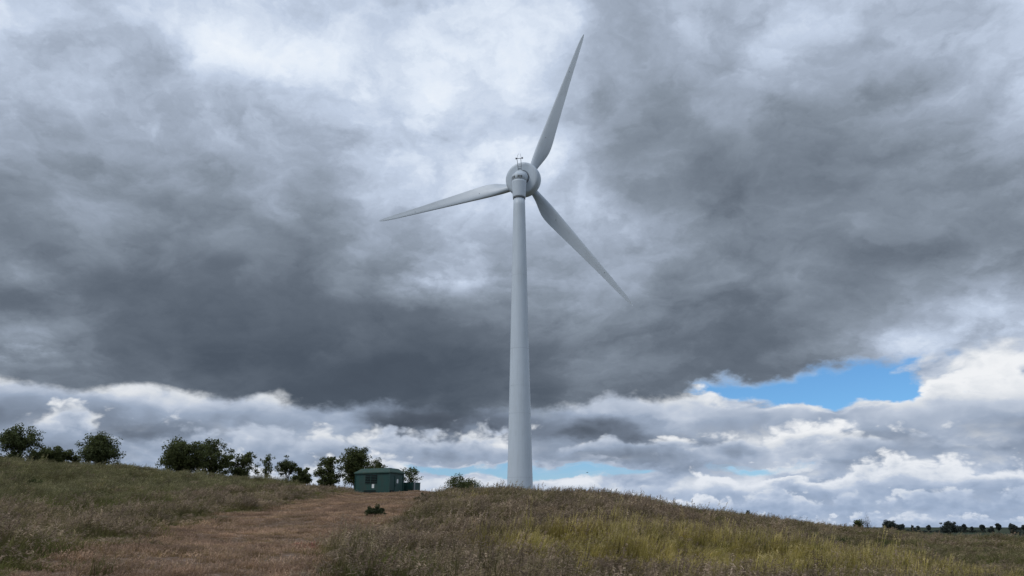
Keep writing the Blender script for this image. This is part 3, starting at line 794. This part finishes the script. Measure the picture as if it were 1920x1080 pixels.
def tree(name, x, y, top, width, label, cat, mat, seed, shape='round', gaps=0.0, leaf=0.13, dens=1.0, group=None, bole=0.28, lean=0.0, sink=0.15, trunk=True, bare=False):
    """top = height of the crown's top above eye level; builds trunk (with limbs) and crown"""
    rg = np.random.default_rng(seed)
    z0 = hz(x, y) - sink
    h = top - z0
    T = empty(name, (x, y, z0), rg.random() * 6.28 if False else 0)
    tag(T, label, cat, group)
    w = width / 2
    stems = 1 if shape in ('round', 'oak', 'tall') else int(rg.integers(3, 6))
    n_limb = int(max(10, min(34, 6 + width * h * 0.75)))
    cl, cr = [], []
    P = Pile()
    cz = h * (bole + (1 - bole) * 0.5); rz = h * (1 - bole) * 0.5
    roots = [(rg.normal() * 0.1 * w, rg.normal() * 0.1 * w) for _ in range(stems)] if stems > 1 else [(0.0, 0.0)]
    tr_top = h * (bole + 0.35) if stems == 1 else h * 0.4
    tr_r = max(0.05, 0.028 * h + 0.02 * width) / (1 if stems == 1 else 1.8)
    for rx, ry in roots:
        pts = [(rx, ry, -0.3), (rx + lean * .1, ry, h * bole * 0.5), (rx + lean * h * 0.15 + rg.normal() * .04 * h, ry + rg.normal() * .04 * h, tr_top)]
        V, F = tube(pts, [tr_r * 1.25, tr_r, tr_r * 0.45], 8); P.put(V, F)
    for i in range(n_limb):
        # end point in the crown's shell
        for _ in range(30):
            u = rg.normal(size=3); u /= np.linalg.norm(u)
            rr_ = 0.55 + 0.45 * rg.random() ** 0.6
            e = u * rr_
            if shape == 'vase' and e[2] < -0.1 and np.hypot(e[0], e[1]) > 0.45: continue
            if shape == 'dome' and e[2] < -0.55: continue
            if shape == 'oak' and e[2] < -0.75: continue
            break
        if shape == 'vase':
            spread = 0.55 + 0.5 * (e[2] * .5 + .5)
        elif shape == 'dome':
            spread = 1.0
        else:
            spread = 1.0
        an = math.atan2(e[1], e[0])
        spread *= 0.82 + 0.2 * math.sin(3 * an + seed) + 0.1 * math.sin(5 * an + 2.1 * seed)
        e[2] *= 0.88 + 0.2 * math.sin(4 * an + 1.7 * seed) * (e[2] > 0)
        e = np.array([e[0] * w * spread + lean * h * (0.3 + 0.3 * e[2]), e[1] * w * spread, cz + e[2] * rz * (0.93 + 0.14 * rg.random())])
        rx, ry = roots[i % len(roots)]
        zs = min(tr_top, max(h * bole * 0.6, e[2] * (0.25 + 0.45 * rg.random())))
        s = np.array([rx + lean * h * 0.15 * zs / tr_top, ry, zs])
        mid = s * 0.5 + e * 0.5 + np.array([0, 0, -0.05 * h + 0.12 * h * rg.random()]) + rg.normal(size=3) * 0.04 * h
        L = np.array([s, s * .55 + mid * .5 + e * -.05, mid, mid * .45 + e * .55 + rg.normal(size=3) * .02 * h, e])
        V, F = tube(L, tr_r * np.array([.42, .34, .26, .17, .06]), 5); P.put(V, F)
        for f_ in (0.45, 0.62, 0.78, 0.9, 1.0):
            if rg.random() < gaps and f_ < 0.95: continue
            q = mid * (1 - f_) + e * f_ if f_ < 1 else e
            for _ in range(1 if f_ < 0.7 else 2):
                off = rg.normal(size=3) * np.array([0.11, 0.11, 0.07]) * (width + h) * 0.5
                c = q + off
                c[2] = max(c[2], h * 0.10 if shape in ('dome',) else h * bole * 0.8)
                cl.append(c); cr.append((0.10 + 0.07 * rg.random()) * (width * 0.4 + h * 0.5) * (0.8 if gaps > .3 else 1))
                V, F = tube([q, c], [tr_r * .09, tr_r * .03], 4); P.put(V, F)
                if bare:
                    for _k in range(4):
                        V, F = tube([c, c + rg.normal(size=3) * 0.08 * h + np.array([0, 0, .05 * h])], [tr_r * .06, tr_r * .03], 3); P.put(V, F)
    # fit the grown tree to its measured height and width
    ca, ra = np.array(cl), np.array(cr)
    ext = np.percentile(np.hypot(ca[:, 0] - lean * h * 0.3, ca[:, 1]) + ra * 0.75, 95); tp = np.percentile(ca[:, 2] + ra * 0.65, 98)
    k3 = np.array([w / ext, w / ext, h / tp])
    for q in P.v: q *= k3
    cl = ca * k3; cr = ra * min(1.0, (k3[0] * k3[2]) ** 0.5) * 1.05
    add('trunk', P.mesh('trunk', M['bark'], True), T)
    if not bare:
        per = max(6, int(64 * dens))
        add('crown', leaf_cloud(cl, cr, per, leaf, rg, mat, 'crown'), T)
    return T

def hedge_shrub(name, x, y, w, d, h, label, cat, mat, seed, leaf=0.05, per=60, n=26, group=None):
    """low shrub: short stems and a leafy mound down to the ground"""
    rg = np.random.default_rng(seed)
    z0 = hz(x, y) - 0.03
    T = empty(name, (x, y, z0)); tag(T, label, cat, group)
    P = Pile(); cl, cr = [], []
    for i in range(n):
        a = rg.random() * 6.283; rr_ = math.sqrt(rg.random())
        px, py = math.cos(a) * rr_ * w / 2, math.sin(a) * rr_ * d / 2
        pz = h * (0.25 + 0.75 * rg.random()) * math.sqrt(max(0.08, 1 - (rr_ * 0.95) ** 2))
        c = np.array([px, py, pz])
        V, F = tube([(px * .15, py * .15, -0.05), (px * .6, py * .6, pz * .55), c], [0.035 * h, 0.02 * h, 0.008 * h], 5); add('stem', mesh_np('stem', V, F, M['bark'], True), T)
        cl.append(c); cr.append(h * (0.16 + 0.14 * rg.random()))
        cl.append(c * np.array([.8, .8, .5])); cr.append(h * 0.2)
    add('foliage', leaf_cloud(cl, cr, per, leaf, rg, mat, 'foliage', 0.85), T)
    return T

BT = 'trees along the top of the bank'
for args in (
    ('hawthorn_tree', -53.7, 86.7, 10.46, 4.6, 'open vase-shaped hawthorn, first tree at the outer end of the bank top', 'tree', M['leaf_mid'], 11, 'vase', 0.25, 0.11, 0.8, BT, 0.12),
    ('thorn_bush', -53.0, 91.8, 8.75, 4.9, 'low dense dark thorn bush beside the open vase-shaped hawthorn', 'bush', M['leaf_dark'], 12, 'dome', 0.0, 0.12, 1.1, BT, 0.08),
    ('sapling', -50.6, 93.1, 7.95, 1.3, 'tiny sapling between the dense dark bush and the round hawthorn', 'tree', M['leaf_mid'], 13, 'round', 0.35, 0.08, 0.5, BT, 0.25),
    ('hawthorn_tree', -47.3, 92.6, 10.25, 5.3, 'round full hawthorn standing alone on the bank with sky on both sides', 'tree', M['leaf_mid'], 14, 'round', 0.12, 0.11, 1.0, BT, 0.14),
    ('field_oak', -40.4, 97.9, 10.2, 6.9, 'broad dark oak, widest crown of the row on the bank', 'tree', M['leaf_dark'], 15, 'oak', 0.18, 0.12, 1.0, BT, 0.14),
    ('field_oak', -37.7, 101.3, 10.6, 5.4, 'dark oak with gaps of sky through its crown, touching the broad oak', 'tree', M['leaf_dark'], 16, 'oak', 0.45, 0.12, 0.8, BT, 0.16),
    ('field_maple', -35.1, 104.3, 9.2, 4.5, 'medium leafy maple just downhill of the gappy oak', 'tree', M['leaf_dark'], 17, 'round', 0.35, 0.12, 0.8, BT, 0.12),
    ('ash_sapling', -32.6, 107.2, 9.3, 2.2, 'thin sparse pale ash sapling with sky showing through', 'tree', M['leaf_light'], 18, 'tall', 0.6, 0.10, 0.30, BT, 0.3),
    ('hawthorn_tree', -29.4, 106.0, 8.5, 3.1, 'small airy hawthorn between the pale ash sapling and a low bush', 'tree', M['leaf_mid'], 19, 'vase', 0.4, 0.10, 0.6, BT, 0.2),
    ('thorn_bush', -25.9, 100.8, 7.0, 3.3, 'low dark thorn bush at the downhill end of the bank row', 'bush', M['leaf_dark'], 20, 'dome', 0.05, 0.12, 1.0, BT, 0.08),
    ('field_maple', -24.7, 109.3, 9.2, 4.1, 'dark gappy maple rising next to the green hut', 'tree', M['leaf_dark'], 21, 'round', 0.45, 0.12, 0.8, BT, 0.08),
    ('field_oak', -21.9, 113.9, 10.75, 4.9, 'tallest dark oak directly behind the green hut', 'tree', M['leaf_dark'], 22, 'round', 0.2, 0.12, 1.0, BT, 0.2),
    ('field_maple', -18.3, 110.5, 8.8, 2.9, 'small maple showing just over the hut roof', 'tree', M['leaf_mid'], 23, 'round', 0.3, 0.11, 0.8, BT, 0.2),
    ('ash_sapling', -14.0, 111.1, 7.9, 3.4, 'sparse pale-leaved ash rising behind the low green cabinet', 'tree', M['leaf_light'], 24, 'vase', 0.55, 0.10, 0.42, BT, 0.1),
    ('field_oak', -8.8, 144.7, 8.7, 7.6, 'lone domed oak between the green hut and the turbine', 'tree', M['leaf_dark'], 25, 'dome', 0.25, 0.13, 0.8, BT, 0.3),
):
    tree(*args)

FT = 'small trees on the far skyline'
for i, (nm, x, y, top, w, shp, lab) in enumerate((
    ('skyline_oak', 250.0, 545.5, 4.1, 8.2, 'oak', 'dark rounded far tree next beyond the bare twiggy one'),
    ('skyline_oak', 258.0, 552.7, 2.2, 5.5, 'dome', 'low far tree joined to the dark rounded one'),
    ('skyline_oak', 264.6, 560.7, 1.9, 6.2, 'dome', 'low spreading far tree at the end of the joined clump'),
    ('skyline_oak', 279.8, 575.6, 1.8, 4.4, 'round', 'small far tree with a still smaller one at its side'),
    ('skyline_bush', 283.0, 574.5, 0.7, 2.8, 'dome', 'tiny far bush at the side of a small tree'),
    ('skyline_oak', 292.9, 580.3, 1.8, 4.2, 'oak', 'single far tree in the gap before the biggest dome'),
    ('skyline_oak', 224.7, 424.1, 2.5, 9.0, 'dome', 'biggest dark domed tree on the far skyline'),
    ('skyline_oak', 286.3, 527.3, 1.2, 3.6, 'oak', 'small pale far tree leaning out of the biggest dome'),
    ('skyline_oak', 307.5, 560.6, 1.7, 4.6, 'oak', 'larger of two touching far trees past the biggest dome'),
    ('skyline_oak', 311.8, 559.6, 0.8, 3.2, 'round', 'smaller of two touching far trees past the biggest dome'),
    ('skyline_oak', 318.0, 558.0, 1.7, 5.0, 'oak', 'single flat-topped far tree standing on a bare stretch'),
    ('skyline_bush', 300.5, 519.3, -0.1, 3.4, 'dome', 'lone low bush between two groups of far trees'),
    ('skyline_oak', 284.5, 482.6, 2.0, 4.2, 'oak', 'first of the twin umbrella-shaped far trees'),
    ('skyline_oak', 281.4, 483.7, 1.0, 2.8, 'round', 'small tree tucked against the twin umbrella-shaped trees'),
    ('skyline_oak', 291.0, 480.7, 2.0, 4.5, 'oak', 'second of the twin umbrella-shaped far trees'),
    ('skyline_oak', 218.5, 358.7, 1.5, 5.4, 'dome', 'dark dense tree above the far hedge at the picture edge'),
    ('skyline_oak', 227.0, 365.5, 0.8, 3.6, 'oak', 'last tree above the far hedge at the picture edge'),
)):
    tree(nm, x, y, top - (0, 0.7, 0.2, 0.9)[i % 4] * (w < 7), w * (1.1 if w > 7 else 0.72), lab, 'bush' if 'bush' in nm else 'tree', M['leaf_haze'], 60 + i, shp, 0.3, 0.34, 0.4, FT, 0.4 if shp == 'oak' else 0.1)
tree('skyline_bush', 35.2, 84.0, 0.70, 1.5, 'dark bush at the foot of the bare twiggy tree on the crest', 'bush', M['leaf_dark'], 90, 'dome', 0.1, 0.08, 0.8, None, 0.1)
tree('bare_tree', 36.2, 84.0, 1.12, 1.5, 'leafless twiggy small tree standing out of a bush on the crest', 'tree', M['leaf_dark'], 91, 'vase', 0.0, 0.08, 0.5, None, 0.3, 0.0, 0.15, True, True)
tree('crest_bush', 63.4, 221.1, 3.6, 2.4, 'dark bush top peeping over the sloping crest of the mound', 'bush', M['leaf_haze'], 92, 'dome', 0.0, 0.2, 0.8, None, 0.1)

def field_hedge(name, p, q, h, label, seed):
    rg = np.random.default_rng(seed)
    p, q = np.array(p, float), np.array(q, float)
    n = int(np.linalg.norm(q - p) / 0.8)
    T = empty(name, (p[0], p[1], hz(p[0], p[1])))
    tag(T, label, 'hedge')
    z0 = T.location.z
    P = Pile(); cl, cr = [], []
    for i in range(n):
        c = p + (q - p) * (i + rg.random()) / n
        hh = h * (0.65 + 0.6 * vnoise(c[0], c[1], 9, 3))
        g0 = hz(c[0], c[1]) - z0
        b = np.array([c[0] - p[0], c[1] - p[1], g0])
        V, F = tube([b - [0, 0, .2], b + [0.1, 0, hh * .5], b + [rg.normal() * .2, 0, hh * .8]], [0.06, 0.05, 0.02], 5); add('stem', mesh_np('stem', V, F, M['bark'], True), T)
        for zf in (0.35, 0.7, 0.95):
            cl.append(b + [rg.normal() * .4, rg.normal() * .4, hh * zf]); cr.append(0.6 + .3 * rg.random())
    add('foliage', leaf_cloud(cl, cr, 16, 0.26, rg, M['leaf_haze'], 'foliage'), T)
field_hedge('field_hedge', (186, 305), (236, 290), 2.0, 'long dark hedge line across the far fields', 5)
field_hedge('field_hedge', (250, 556), (330, 566), 1.6, 'low broken hedge running beneath the far skyline trees', 7)
field_hedge('field_hedge', (-66, 86), (-53.5, 89.6), 1.1, 'low dark hedge under the open vase-shaped hawthorn', 6)

hedge_shrub('gorse_bush', -5.75, 34.3, 0.88, 0.7, 0.46, 'dark green gorse bush in the open brown turf of the track', 'bush', M['gorse'], 31, 0.03, 120, 34)
hedge_shrub('gorse_bush', -5.15, 46.4, 0.7, 0.5, 0.42, 'small dark gorse bush farther up where track meets mound', 'bush', M['gorse'], 32, 0.03, 90, 20)
hedge_shrub('weed_clump', -33.4, 53.6, 1.5, 1.1, 0.85, 'tall dark weed clump in the crop at the picture edge', 'weeds', M['leaf_dark'], 33, 0.05, 40, 20)
hedge_shrub('weed_clump', -31.2, 53.0, 1.1, 0.9, 0.75, 'smaller dark weed clump uphill beside the tall one', 'weeds', M['leaf_dark'], 34, 0.05, 36, 16)
hedge_shrub('weed_clump', 13.6, 34.0, 0.7, 0.6, 0.62, 'dark green weed clump low on the slope past the yellow grass', 'weeds', M['leaf_dark'], 35, 0.03, 36, 16)
hedge_shrub('weed_clump', 16.4, 36.5, 0.9, 0.6, 0.58, 'wider dark weed clump beside another on the far slope', 'weeds', M['leaf_dark'], 36, 0.03, 36, 16)
hedge_shrub('weed_clump', 4.9, 38.5, 0.35, 0.3, 0.75, 'narrow dark weed standing up near the mound crest', 'weeds', M['leaf_dark'], 37, 0.03, 30, 8)

def bird():
    V = np.array([(-.2, 0, .05), (-.07, .05, .0), (0, .12, 0), (.07, .05, 0), (.2, 0, .05), (.07, -.03, 0), (0, -.16, 0), (-.07, -.03, 0), (0, 0, .05), (0, 0, -.05)])
    F = [(0, 1, 8), (1, 2, 8), (2, 3, 8), (3, 4, 8), (4, 5, 8), (5, 6, 8), (6, 7, 8), (7, 0, 8), (1, 0, 9), (2, 1, 9), (3, 2, 9), (4, 3, 9), (5, 4, 9), (6, 5, 9), (7, 6, 9), (0, 7, 9)]
    o = add('bird', mesh_np('bird', V, np.array(F), M['dark']))
    o.location = (10.7, 115, 7.4)
    tag(o, 'tiny dark bird flying low beside the turbine tower', 'bird')
bird()


# ------------------------------------------------------------------ grasses
def tuft(name, seed, mat, n, h, spread, width, lean=0.25, heads=0, head_len=0.14, head_n=12, head_w=0.012, stiff=0.5):
    """one tuft: tapered curved blades, and stems with feathery seed heads"""
    rg = np.random.default_rng(seed)
    V, F4, F3, Hh, Rn, Hd = [], [], [], [], [], []
    cnt = 0
    def ribbon(p0, dirv, length, w, bend, face, segs=3, top=0.12):
        nonlocal cnt
        t = np.linspace(0, 1, segs + 1)
        c = p0 + dirv * (t * length)[:, None] + bend * (t ** 2)[:, None] * length
        c[:, 2] -= (np.linalg.norm(bend) ** 2) * 0.35 * length * t ** 2.4
        ww = w * (1 - t * (1 - top))
        A = c - face * ww[:, None] / 2; B = c + face * ww[:, None] / 2
        V.append(np.stack([A, B], 1).reshape(-1, 3))
        i = cnt + np.arange(segs) * 2
        F4.append(np.stack([i, i + 1, i + 3, i + 2], -1))
        cnt += 2 * (segs + 1)
        return c, t
    for b in range(n):
        a = rg.random() * 6.283; rr_ = spread * math.sqrt(rg.random())
        p0 = np.array([math.cos(a) * rr_, math.sin(a) * rr_, -0.03])
        dv = np.array([rg.normal() * lean * .5 + 0.08, rg.normal() * lean * .5, 1.0]); dv /= np.linalg.norm(dv)
        bd = np.array([rg.normal() * lean + 0.12, rg.normal() * lean, 0]) * (1.5 - stiff)
        fa = rg.random() * 6.283; face = np.array([math.cos(fa), math.sin(fa), 0])
        L = h * (0.45 + 0.6 * rg.random())
        c, t = ribbon(p0, dv, L, width * (0.7 + 0.6 * rg.random()), bd, face)
        Hh.append(np.repeat(t, 2)); Rn.append(np.full(2 * len(t), rg.random())); Hd.append(np.zeros(2 * len(t)))
    for b in range(heads):
        a = rg.random() * 6.283; rr_ = spread * math.sqrt(rg.random())
        p0 = np.array([math.cos(a) * rr_, math.sin(a) * rr_, -0.03])
        dv = np.array([rg.normal() * lean * .3 + 0.06, rg.normal() * lean * .3, 1.0]); dv /= np.linalg.norm(dv)
        bd = np.array([rg.normal() * lean * .5 + 0.15, rg.normal() * lean * .5, 0])
        fa = rg.random() * 6.283; face = np.array([math.cos(fa), math.sin(fa), 0])
        L = h * (0.85 + 0.5 * rg.random()); rv = rg.random()
        c, t = ribbon(p0, dv, L, width * 0.55, bd, face, 3, 0.6)
        Hh.append(np.repeat(t, 2)); Rn.append(np.full(2 * len(t), rv)); Hd.append(np.zeros(2 * len(t)))
        tip, dr = c[-1], c[-1] - c[-2]; dr = dr / np.linalg.norm(dr)
        for s in range(head_n):
            f_ = s / head_n
            q = tip - dr * head_len * (1 - f_)
            o = np.array([rg.normal() + 0.3, rg.normal(), rg.normal() * .5 + 0.25]); o /= np.linalg.norm(o)
            ln = head_len * (0.18 + 0.30 * (1 - f_)) * (0.6 + 0.8 * rg.random())
            fa = rg.normal(size=3); fa = np.cross(fa, o); fa /= np.linalg.norm(fa)
            cc, tt = ribbon(q, o, ln, head_w, np.array([0, 0, -0.25]), fa, 1, 0.5)
            Hh.append(np.ones(4)); Rn.append(np.full(4, np.clip(rv * .6 + .4 * rg.random(), 0, 1))); Hd.append(np.ones(4))
    me = mesh_np(name, np.concatenate(V), np.concatenate(F4), mat, False,
                 {'h': np.concatenate(Hh), 'rnd': np.concatenate(Rn), 'head': np.concatenate(Hd)})
    return bpy.data.objects.new(name, me)          # never linked: only the meadow refers to it

def scatter(name, protos, x, y, scale, tiltx, label, cat):
    """one meadow object: points on the ground, a tuft set on each"""
    n = len(x)
    z = height(x, y)
    tr = track_amount(x, y)
    z = z + 0.03 * (tr > 0.5)
    me = bpy.data.meshes.new(name)
    me.vertices.add(n); me.vertices.foreach_set('co', np.stack([x, y, z], -1).astype(np.float32).ravel())
    rot = me.attributes.new('turn', 'FLOAT_VECTOR', 'POINT')
    rv = np.stack([rng.normal(size=n) * tiltx, rng.normal(size=n) * tiltx + tiltx * .5, rng.random(n) * 1.5 - .75 + rng.integers(0, 2, n) * 0.0], -1)
    rot.data.foreach_set('vector', rv.astype(np.float32).ravel())
    sc = me.attributes.new('size', 'FLOAT_VECTOR', 'POINT')
    sc.data.foreach_set('vector', np.asarray(scale, np.float32).ravel())
    pk = me.attributes.new('pick', 'INT', 'POINT')
    pk.data.foreach_set('value', rng.integers(0, len(protos), n).astype(np.int32))
    o = add(name, me)
    tag(o, label, cat, kind='stuff')
    ng = bpy.data.node_groups.new(name + '_scatter', 'GeometryNodeTree')
    ng.interface.new_socket('Geometry', in_out='INPUT', socket_type='NodeSocketGeometry')
    ng.interface.new_socket('Geometry', in_out='OUTPUT', socket_type='NodeSocketGeometry')
    N, Lk = ng.nodes, ng.links
    gi, go = N.new('NodeGroupInput'), N.new('NodeGroupOutput')
    iop = N.new('GeometryNodeInstanceOnPoints'); iop.inputs['Pick Instance'].default_value = True
    g2i = N.new('GeometryNodeGeometryToInstance')
    for p in reversed(protos):
        oi = N.new('GeometryNodeObjectInfo'); oi.inputs['Object'].default_value = p; oi.inputs['As Instance'].default_value = False
        Lk.new(oi.outputs['Geometry'], g2i.inputs[0])
    Lk.new(gi.outputs[0], iop.inputs['Points']); Lk.new(g2i.outputs[0], iop.inputs['Instance'])
    def attr(nm, ty):
        a = N.new('GeometryNodeInputNamedAttribute'); a.data_type = ty; a.inputs['Name'].default_value = nm
        return a.outputs['Attribute']
    e2r = N.new('FunctionNodeEulerToRotation')
    Lk.new(attr('turn', 'FLOAT_VECTOR'), e2r.inputs[0]); Lk.new(e2r.outputs[0], iop.inputs['Rotation'])
    Lk.new(attr('size', 'FLOAT_VECTOR'), iop.inputs['Scale'])
    Lk.new(attr('pick', 'INT'), iop.inputs['Instance Index'])
    Lk.new(iop.outputs[0], go.inputs[0])
    md = o.modifiers.new('scatter', 'NODES'); md.node_group = ng
    return o

def build_grass():
    # candidate spots, thinning out with distance
    rgrid = np.linspace(7, 128, 2000)
    den = np.where(rgrid < 26, 20.0, 20.0 * (26 / rgrid) ** 1.2)
    half = R(44)
    cdf = np.cumsum(den * rgrid) * 2 * half * (rgrid[1] - rgrid[0])
    n = int(cdf[-1])
    r = np.interp(rng.random(n) * cdf[-1], cdf, rgrid); a = (rng.random(n) * 2 - 1) * half
    x, y = r * np.sin(a), r * np.cos(a)
    far = np.clip((r / 26) ** 0.55, 1, 2.2)                     # fewer, broader tufts far off
    tr = track_amount(x, y)
    keep = np.hypot(x - 1.18, y - 119.8) > 2.7
    c, s = math.cos(R(-27)), math.sin(R(-27))
    hx, hy = (x + 15.3) * c + (y - 93.6) * s, -(x + 15.3) * s + (y - 93.6) * c
    keep &= ~((abs(hx) < 2.6) & (abs(hy) < 1.9))
    hx, hy = (x + 11.75) * c + (y - 95.2) * s, -(x + 11.75) * s + (y - 95.2) * c
    keep &= ~((abs(hx) < 1.3) & (abs(hy) < 0.95))
    tl = np.interp(y, TRK_Y, TRK_L); trr = np.interp(y, TRK_Y, TRK_R)
    n_big, n_mid, n_sm = fbm(x, y, 14, 41), fbm(x, y, 5, 45), fbm(x, y, 2.0, 49)
    u = rng.random(n)
    right = x > (tl + trr) / 2
    gauss = lambda cx, cy, sx, sy: np.exp(-((x - cx) / sx) ** 2 - ((y - cy) / sy) ** 2)
    sp = np.full(n, -1)
    on = tr > rng.random(n)
    # yellow-green stand on the near side of the mound
    w_yel = 2.7 * gauss(6.4, 24.0, 4.6, 4.4) + 2.0 * gauss(2.6, 25.5, 2.6, 3.0) + 1.6 * gauss(11.5, 25.5, 3.0, 3.5) + 0.8 * gauss(8, 31, 4, 4) + 0.7 * gauss(-26, 50, 2.5, 3.0) + 0.5 * gauss(-1.8, 44.5, 1.5, 3)
    w_yel = w_yel * (0.3 + 1.4 * n_mid)
    # grey-brown seeding grass
    w_seed = np.where(right, 0.25 + 1.0 * sstep(n_mid, 0.4, 0.62) + 1.0 * gauss(2, 34, 6, 8) + 2.6 * gauss(1.6, 21.0, 1.8, 1.0) + 2.2 * gauss(10.5, 33, 3, 3), 0.8 * sstep(tl - x, 9, 1) * sstep(n_mid, .3, .6) + 0.9 * sstep(n_sm, .45, .65))
    w_oliv = np.where(right, 0.55 + 0.9 * sstep(x, 6, 16) * n_mid + .8 * sstep(n_sm, .5, .7), 0.7 + 0.5 * n_mid)
    w_lush = np.where(right, 2.2 * gauss(-2.4, 16.5, 1.3, 4.5) + .8 * gauss(-1.5, 31, 2.5, 2.5) + 1.5 * sstep(n_sm, .52, .7) * sstep(x, 4, 11), 1.3 * sstep(n_mid, .47, .62) + 1.4 * gauss(-19, 41, 4, 4) + .2 * gauss(-12, 16, 3, 4))
    w_crop = np.where(right, 0.8 * sstep(x - 0.28 * y, 2, 8), 2.6 * sstep(tl - x + (n_mid - .5) * 9, 5, 12) * sstep(r, 34, 46))
    W = np.stack([w_seed, w_yel, w_oliv, w_lush, w_crop]) + 1e-6
    W = W ** 1.7; W /= W.sum(0); C = np.cumsum(W, 0)
    off = (u[None] > C).sum(0).clip(0, 4)
    sp = np.where(on, 5, off)
    red = on & (gauss(-4.9, 21.5, 0.7, 1.5) * (0.1 + n_sm) > 0.1 + rng.random(n) * 1.2)
    sp = np.where(red, 6, sp)
    bare = on & ((gauss(-5.9, 23.2, .7, 1.6) + gauss(-6.4, 15.0, 1.1, .7) + gauss(-4.9, 17.2, .5, 1.5)) * (0.4 + n_sm) > 0.22 + 0.35 * rng.random(n))
    keep &= ~(bare & (rng.random(n) > 0.3))
    sp = np.where(keep, sp, -1)
    clump = 0.42 + 0.75 * sstep(n_sm, .25, .75) * (0.5 + 0.8 * n_mid)
    hh = clump * (0.85 + 0.3 * rng.random(n))
    hh = np.where((sp != 5) & (sp != 6), hh * (1 - 0.45 * sstep(tr, 0.02, 0.6)), hh)
    hh = hh * np.where(rng.random(n) < 0.05, 1.45, 1.0)
    hh = np.where((sp == 4) & right, hh * 0.62, hh) * np.where(right & (sp != 5), 1 - 0.25 * sstep(x - 0.25 * y, 0, 8), 1)
    def size(m, k=1.0):
        return np.stack([far[m], far[m], hh[m] * k], -1)
    # ---- materials
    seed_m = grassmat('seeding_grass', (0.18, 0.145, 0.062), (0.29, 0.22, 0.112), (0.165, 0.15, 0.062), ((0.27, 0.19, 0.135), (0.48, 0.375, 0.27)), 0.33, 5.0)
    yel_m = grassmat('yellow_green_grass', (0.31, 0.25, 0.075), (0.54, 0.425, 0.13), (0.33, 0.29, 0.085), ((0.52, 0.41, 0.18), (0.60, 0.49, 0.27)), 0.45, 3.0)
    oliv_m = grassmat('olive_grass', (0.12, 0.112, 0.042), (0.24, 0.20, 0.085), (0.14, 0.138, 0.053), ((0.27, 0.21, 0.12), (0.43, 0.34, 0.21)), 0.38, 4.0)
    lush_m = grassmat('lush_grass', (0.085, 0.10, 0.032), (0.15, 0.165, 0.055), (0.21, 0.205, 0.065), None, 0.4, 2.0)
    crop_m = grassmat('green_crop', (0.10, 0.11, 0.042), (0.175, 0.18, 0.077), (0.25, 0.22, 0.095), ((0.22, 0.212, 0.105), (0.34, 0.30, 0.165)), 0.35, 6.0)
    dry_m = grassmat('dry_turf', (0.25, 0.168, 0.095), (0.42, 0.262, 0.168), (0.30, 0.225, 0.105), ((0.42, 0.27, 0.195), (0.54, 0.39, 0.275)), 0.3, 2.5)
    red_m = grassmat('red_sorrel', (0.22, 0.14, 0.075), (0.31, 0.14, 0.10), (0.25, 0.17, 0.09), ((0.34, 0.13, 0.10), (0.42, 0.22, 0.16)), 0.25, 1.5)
    P = lambda nm, mt, k, **kw: [tuft(nm, 100 + 13 * i + len(nm) * 7, mt, **kw) for i in range(k)]
    seed_p = P('seed_tuft', seed_m, 5, n=28, h=0.54, spread=0.20, width=0.016, lean=0.36, heads=8, head_len=0.17, head_n=11, head_w=0.016)
    yel_p = P('yellow_tuft', yel_m, 4, n=34, h=0.68, spread=0.17, width=0.021, lean=0.20, heads=4, head_len=0.12, head_n=8, head_w=0.010, stiff=0.9)
    oliv_p = P('olive_tuft', oliv_m, 4, n=32, h=0.52, spread=0.18, width=0.018, lean=0.30, heads=5, head_len=0.13, head_n=9, head_w=0.011)
    lush_p = P('lush_tuft', lush_m, 4, n=44, h=0.55, spread=0.20, width=0.018, lean=0.34)
    crop_p = P('crop_tuft', crop_m, 4, n=34, h=0.62, spread=0.20, width=0.013, lean=0.14, heads=12, head_len=0.10, head_n=8, head_w=0.014, stiff=1.0)
    dry_p = P('dry_tuft', dry_m, 4, n=44, h=0.14, spread=0.20, width=0.009, lean=0.5, heads=10, head_len=0.06, head_n=6, head_w=0.010)
    red_p = P('sorrel_tuft', red_m, 3, n=26, h=0.13, spread=0.18, width=0.010, lean=0.5, heads=16, head_len=0.08, head_n=8, head_w=0.012)
    for i, (nm, pr, k, tl_, lab, cat) in enumerate((
        ('seeding_grass', seed_p, 1.0, 0.10, 'tall grass with feathery pinkish-brown seed heads over the mound and banks', 'grass'),
        ('yellow_grass', yel_p, 1.0, 0.05, 'upright yellow-green grass stand on the near slope of the mound', 'grass'),
        ('olive_grass', oliv_p, 1.0, 0.09, 'rough olive-brown meadow grass mixed through the slopes', 'grass'),
        ('lush_grass', lush_p, 1.0, 0.10, 'dark green lush grass at the foot of the mound', 'grass'),
        ('green_crop', crop_p, 1.0, 0.04, 'green cereal-like crop along the top of the bank below the trees', 'crop'),
        ('dry_turf', dry_p, 1.15, 0.10, 'short dry tan turf on the trodden track', 'turf'),
        ('red_sorrel', red_p, 1.2, 0.10, 'reddish low sorrel patch in the dry turf of the track', 'ground cover'))):
        m = sp == i
        scatter(nm, pr, x[m], y[m], size(m, k), tl_, lab, cat)
    print('tufts', n, [int((sp == i).sum()) for i in range(7)])
build_grass()
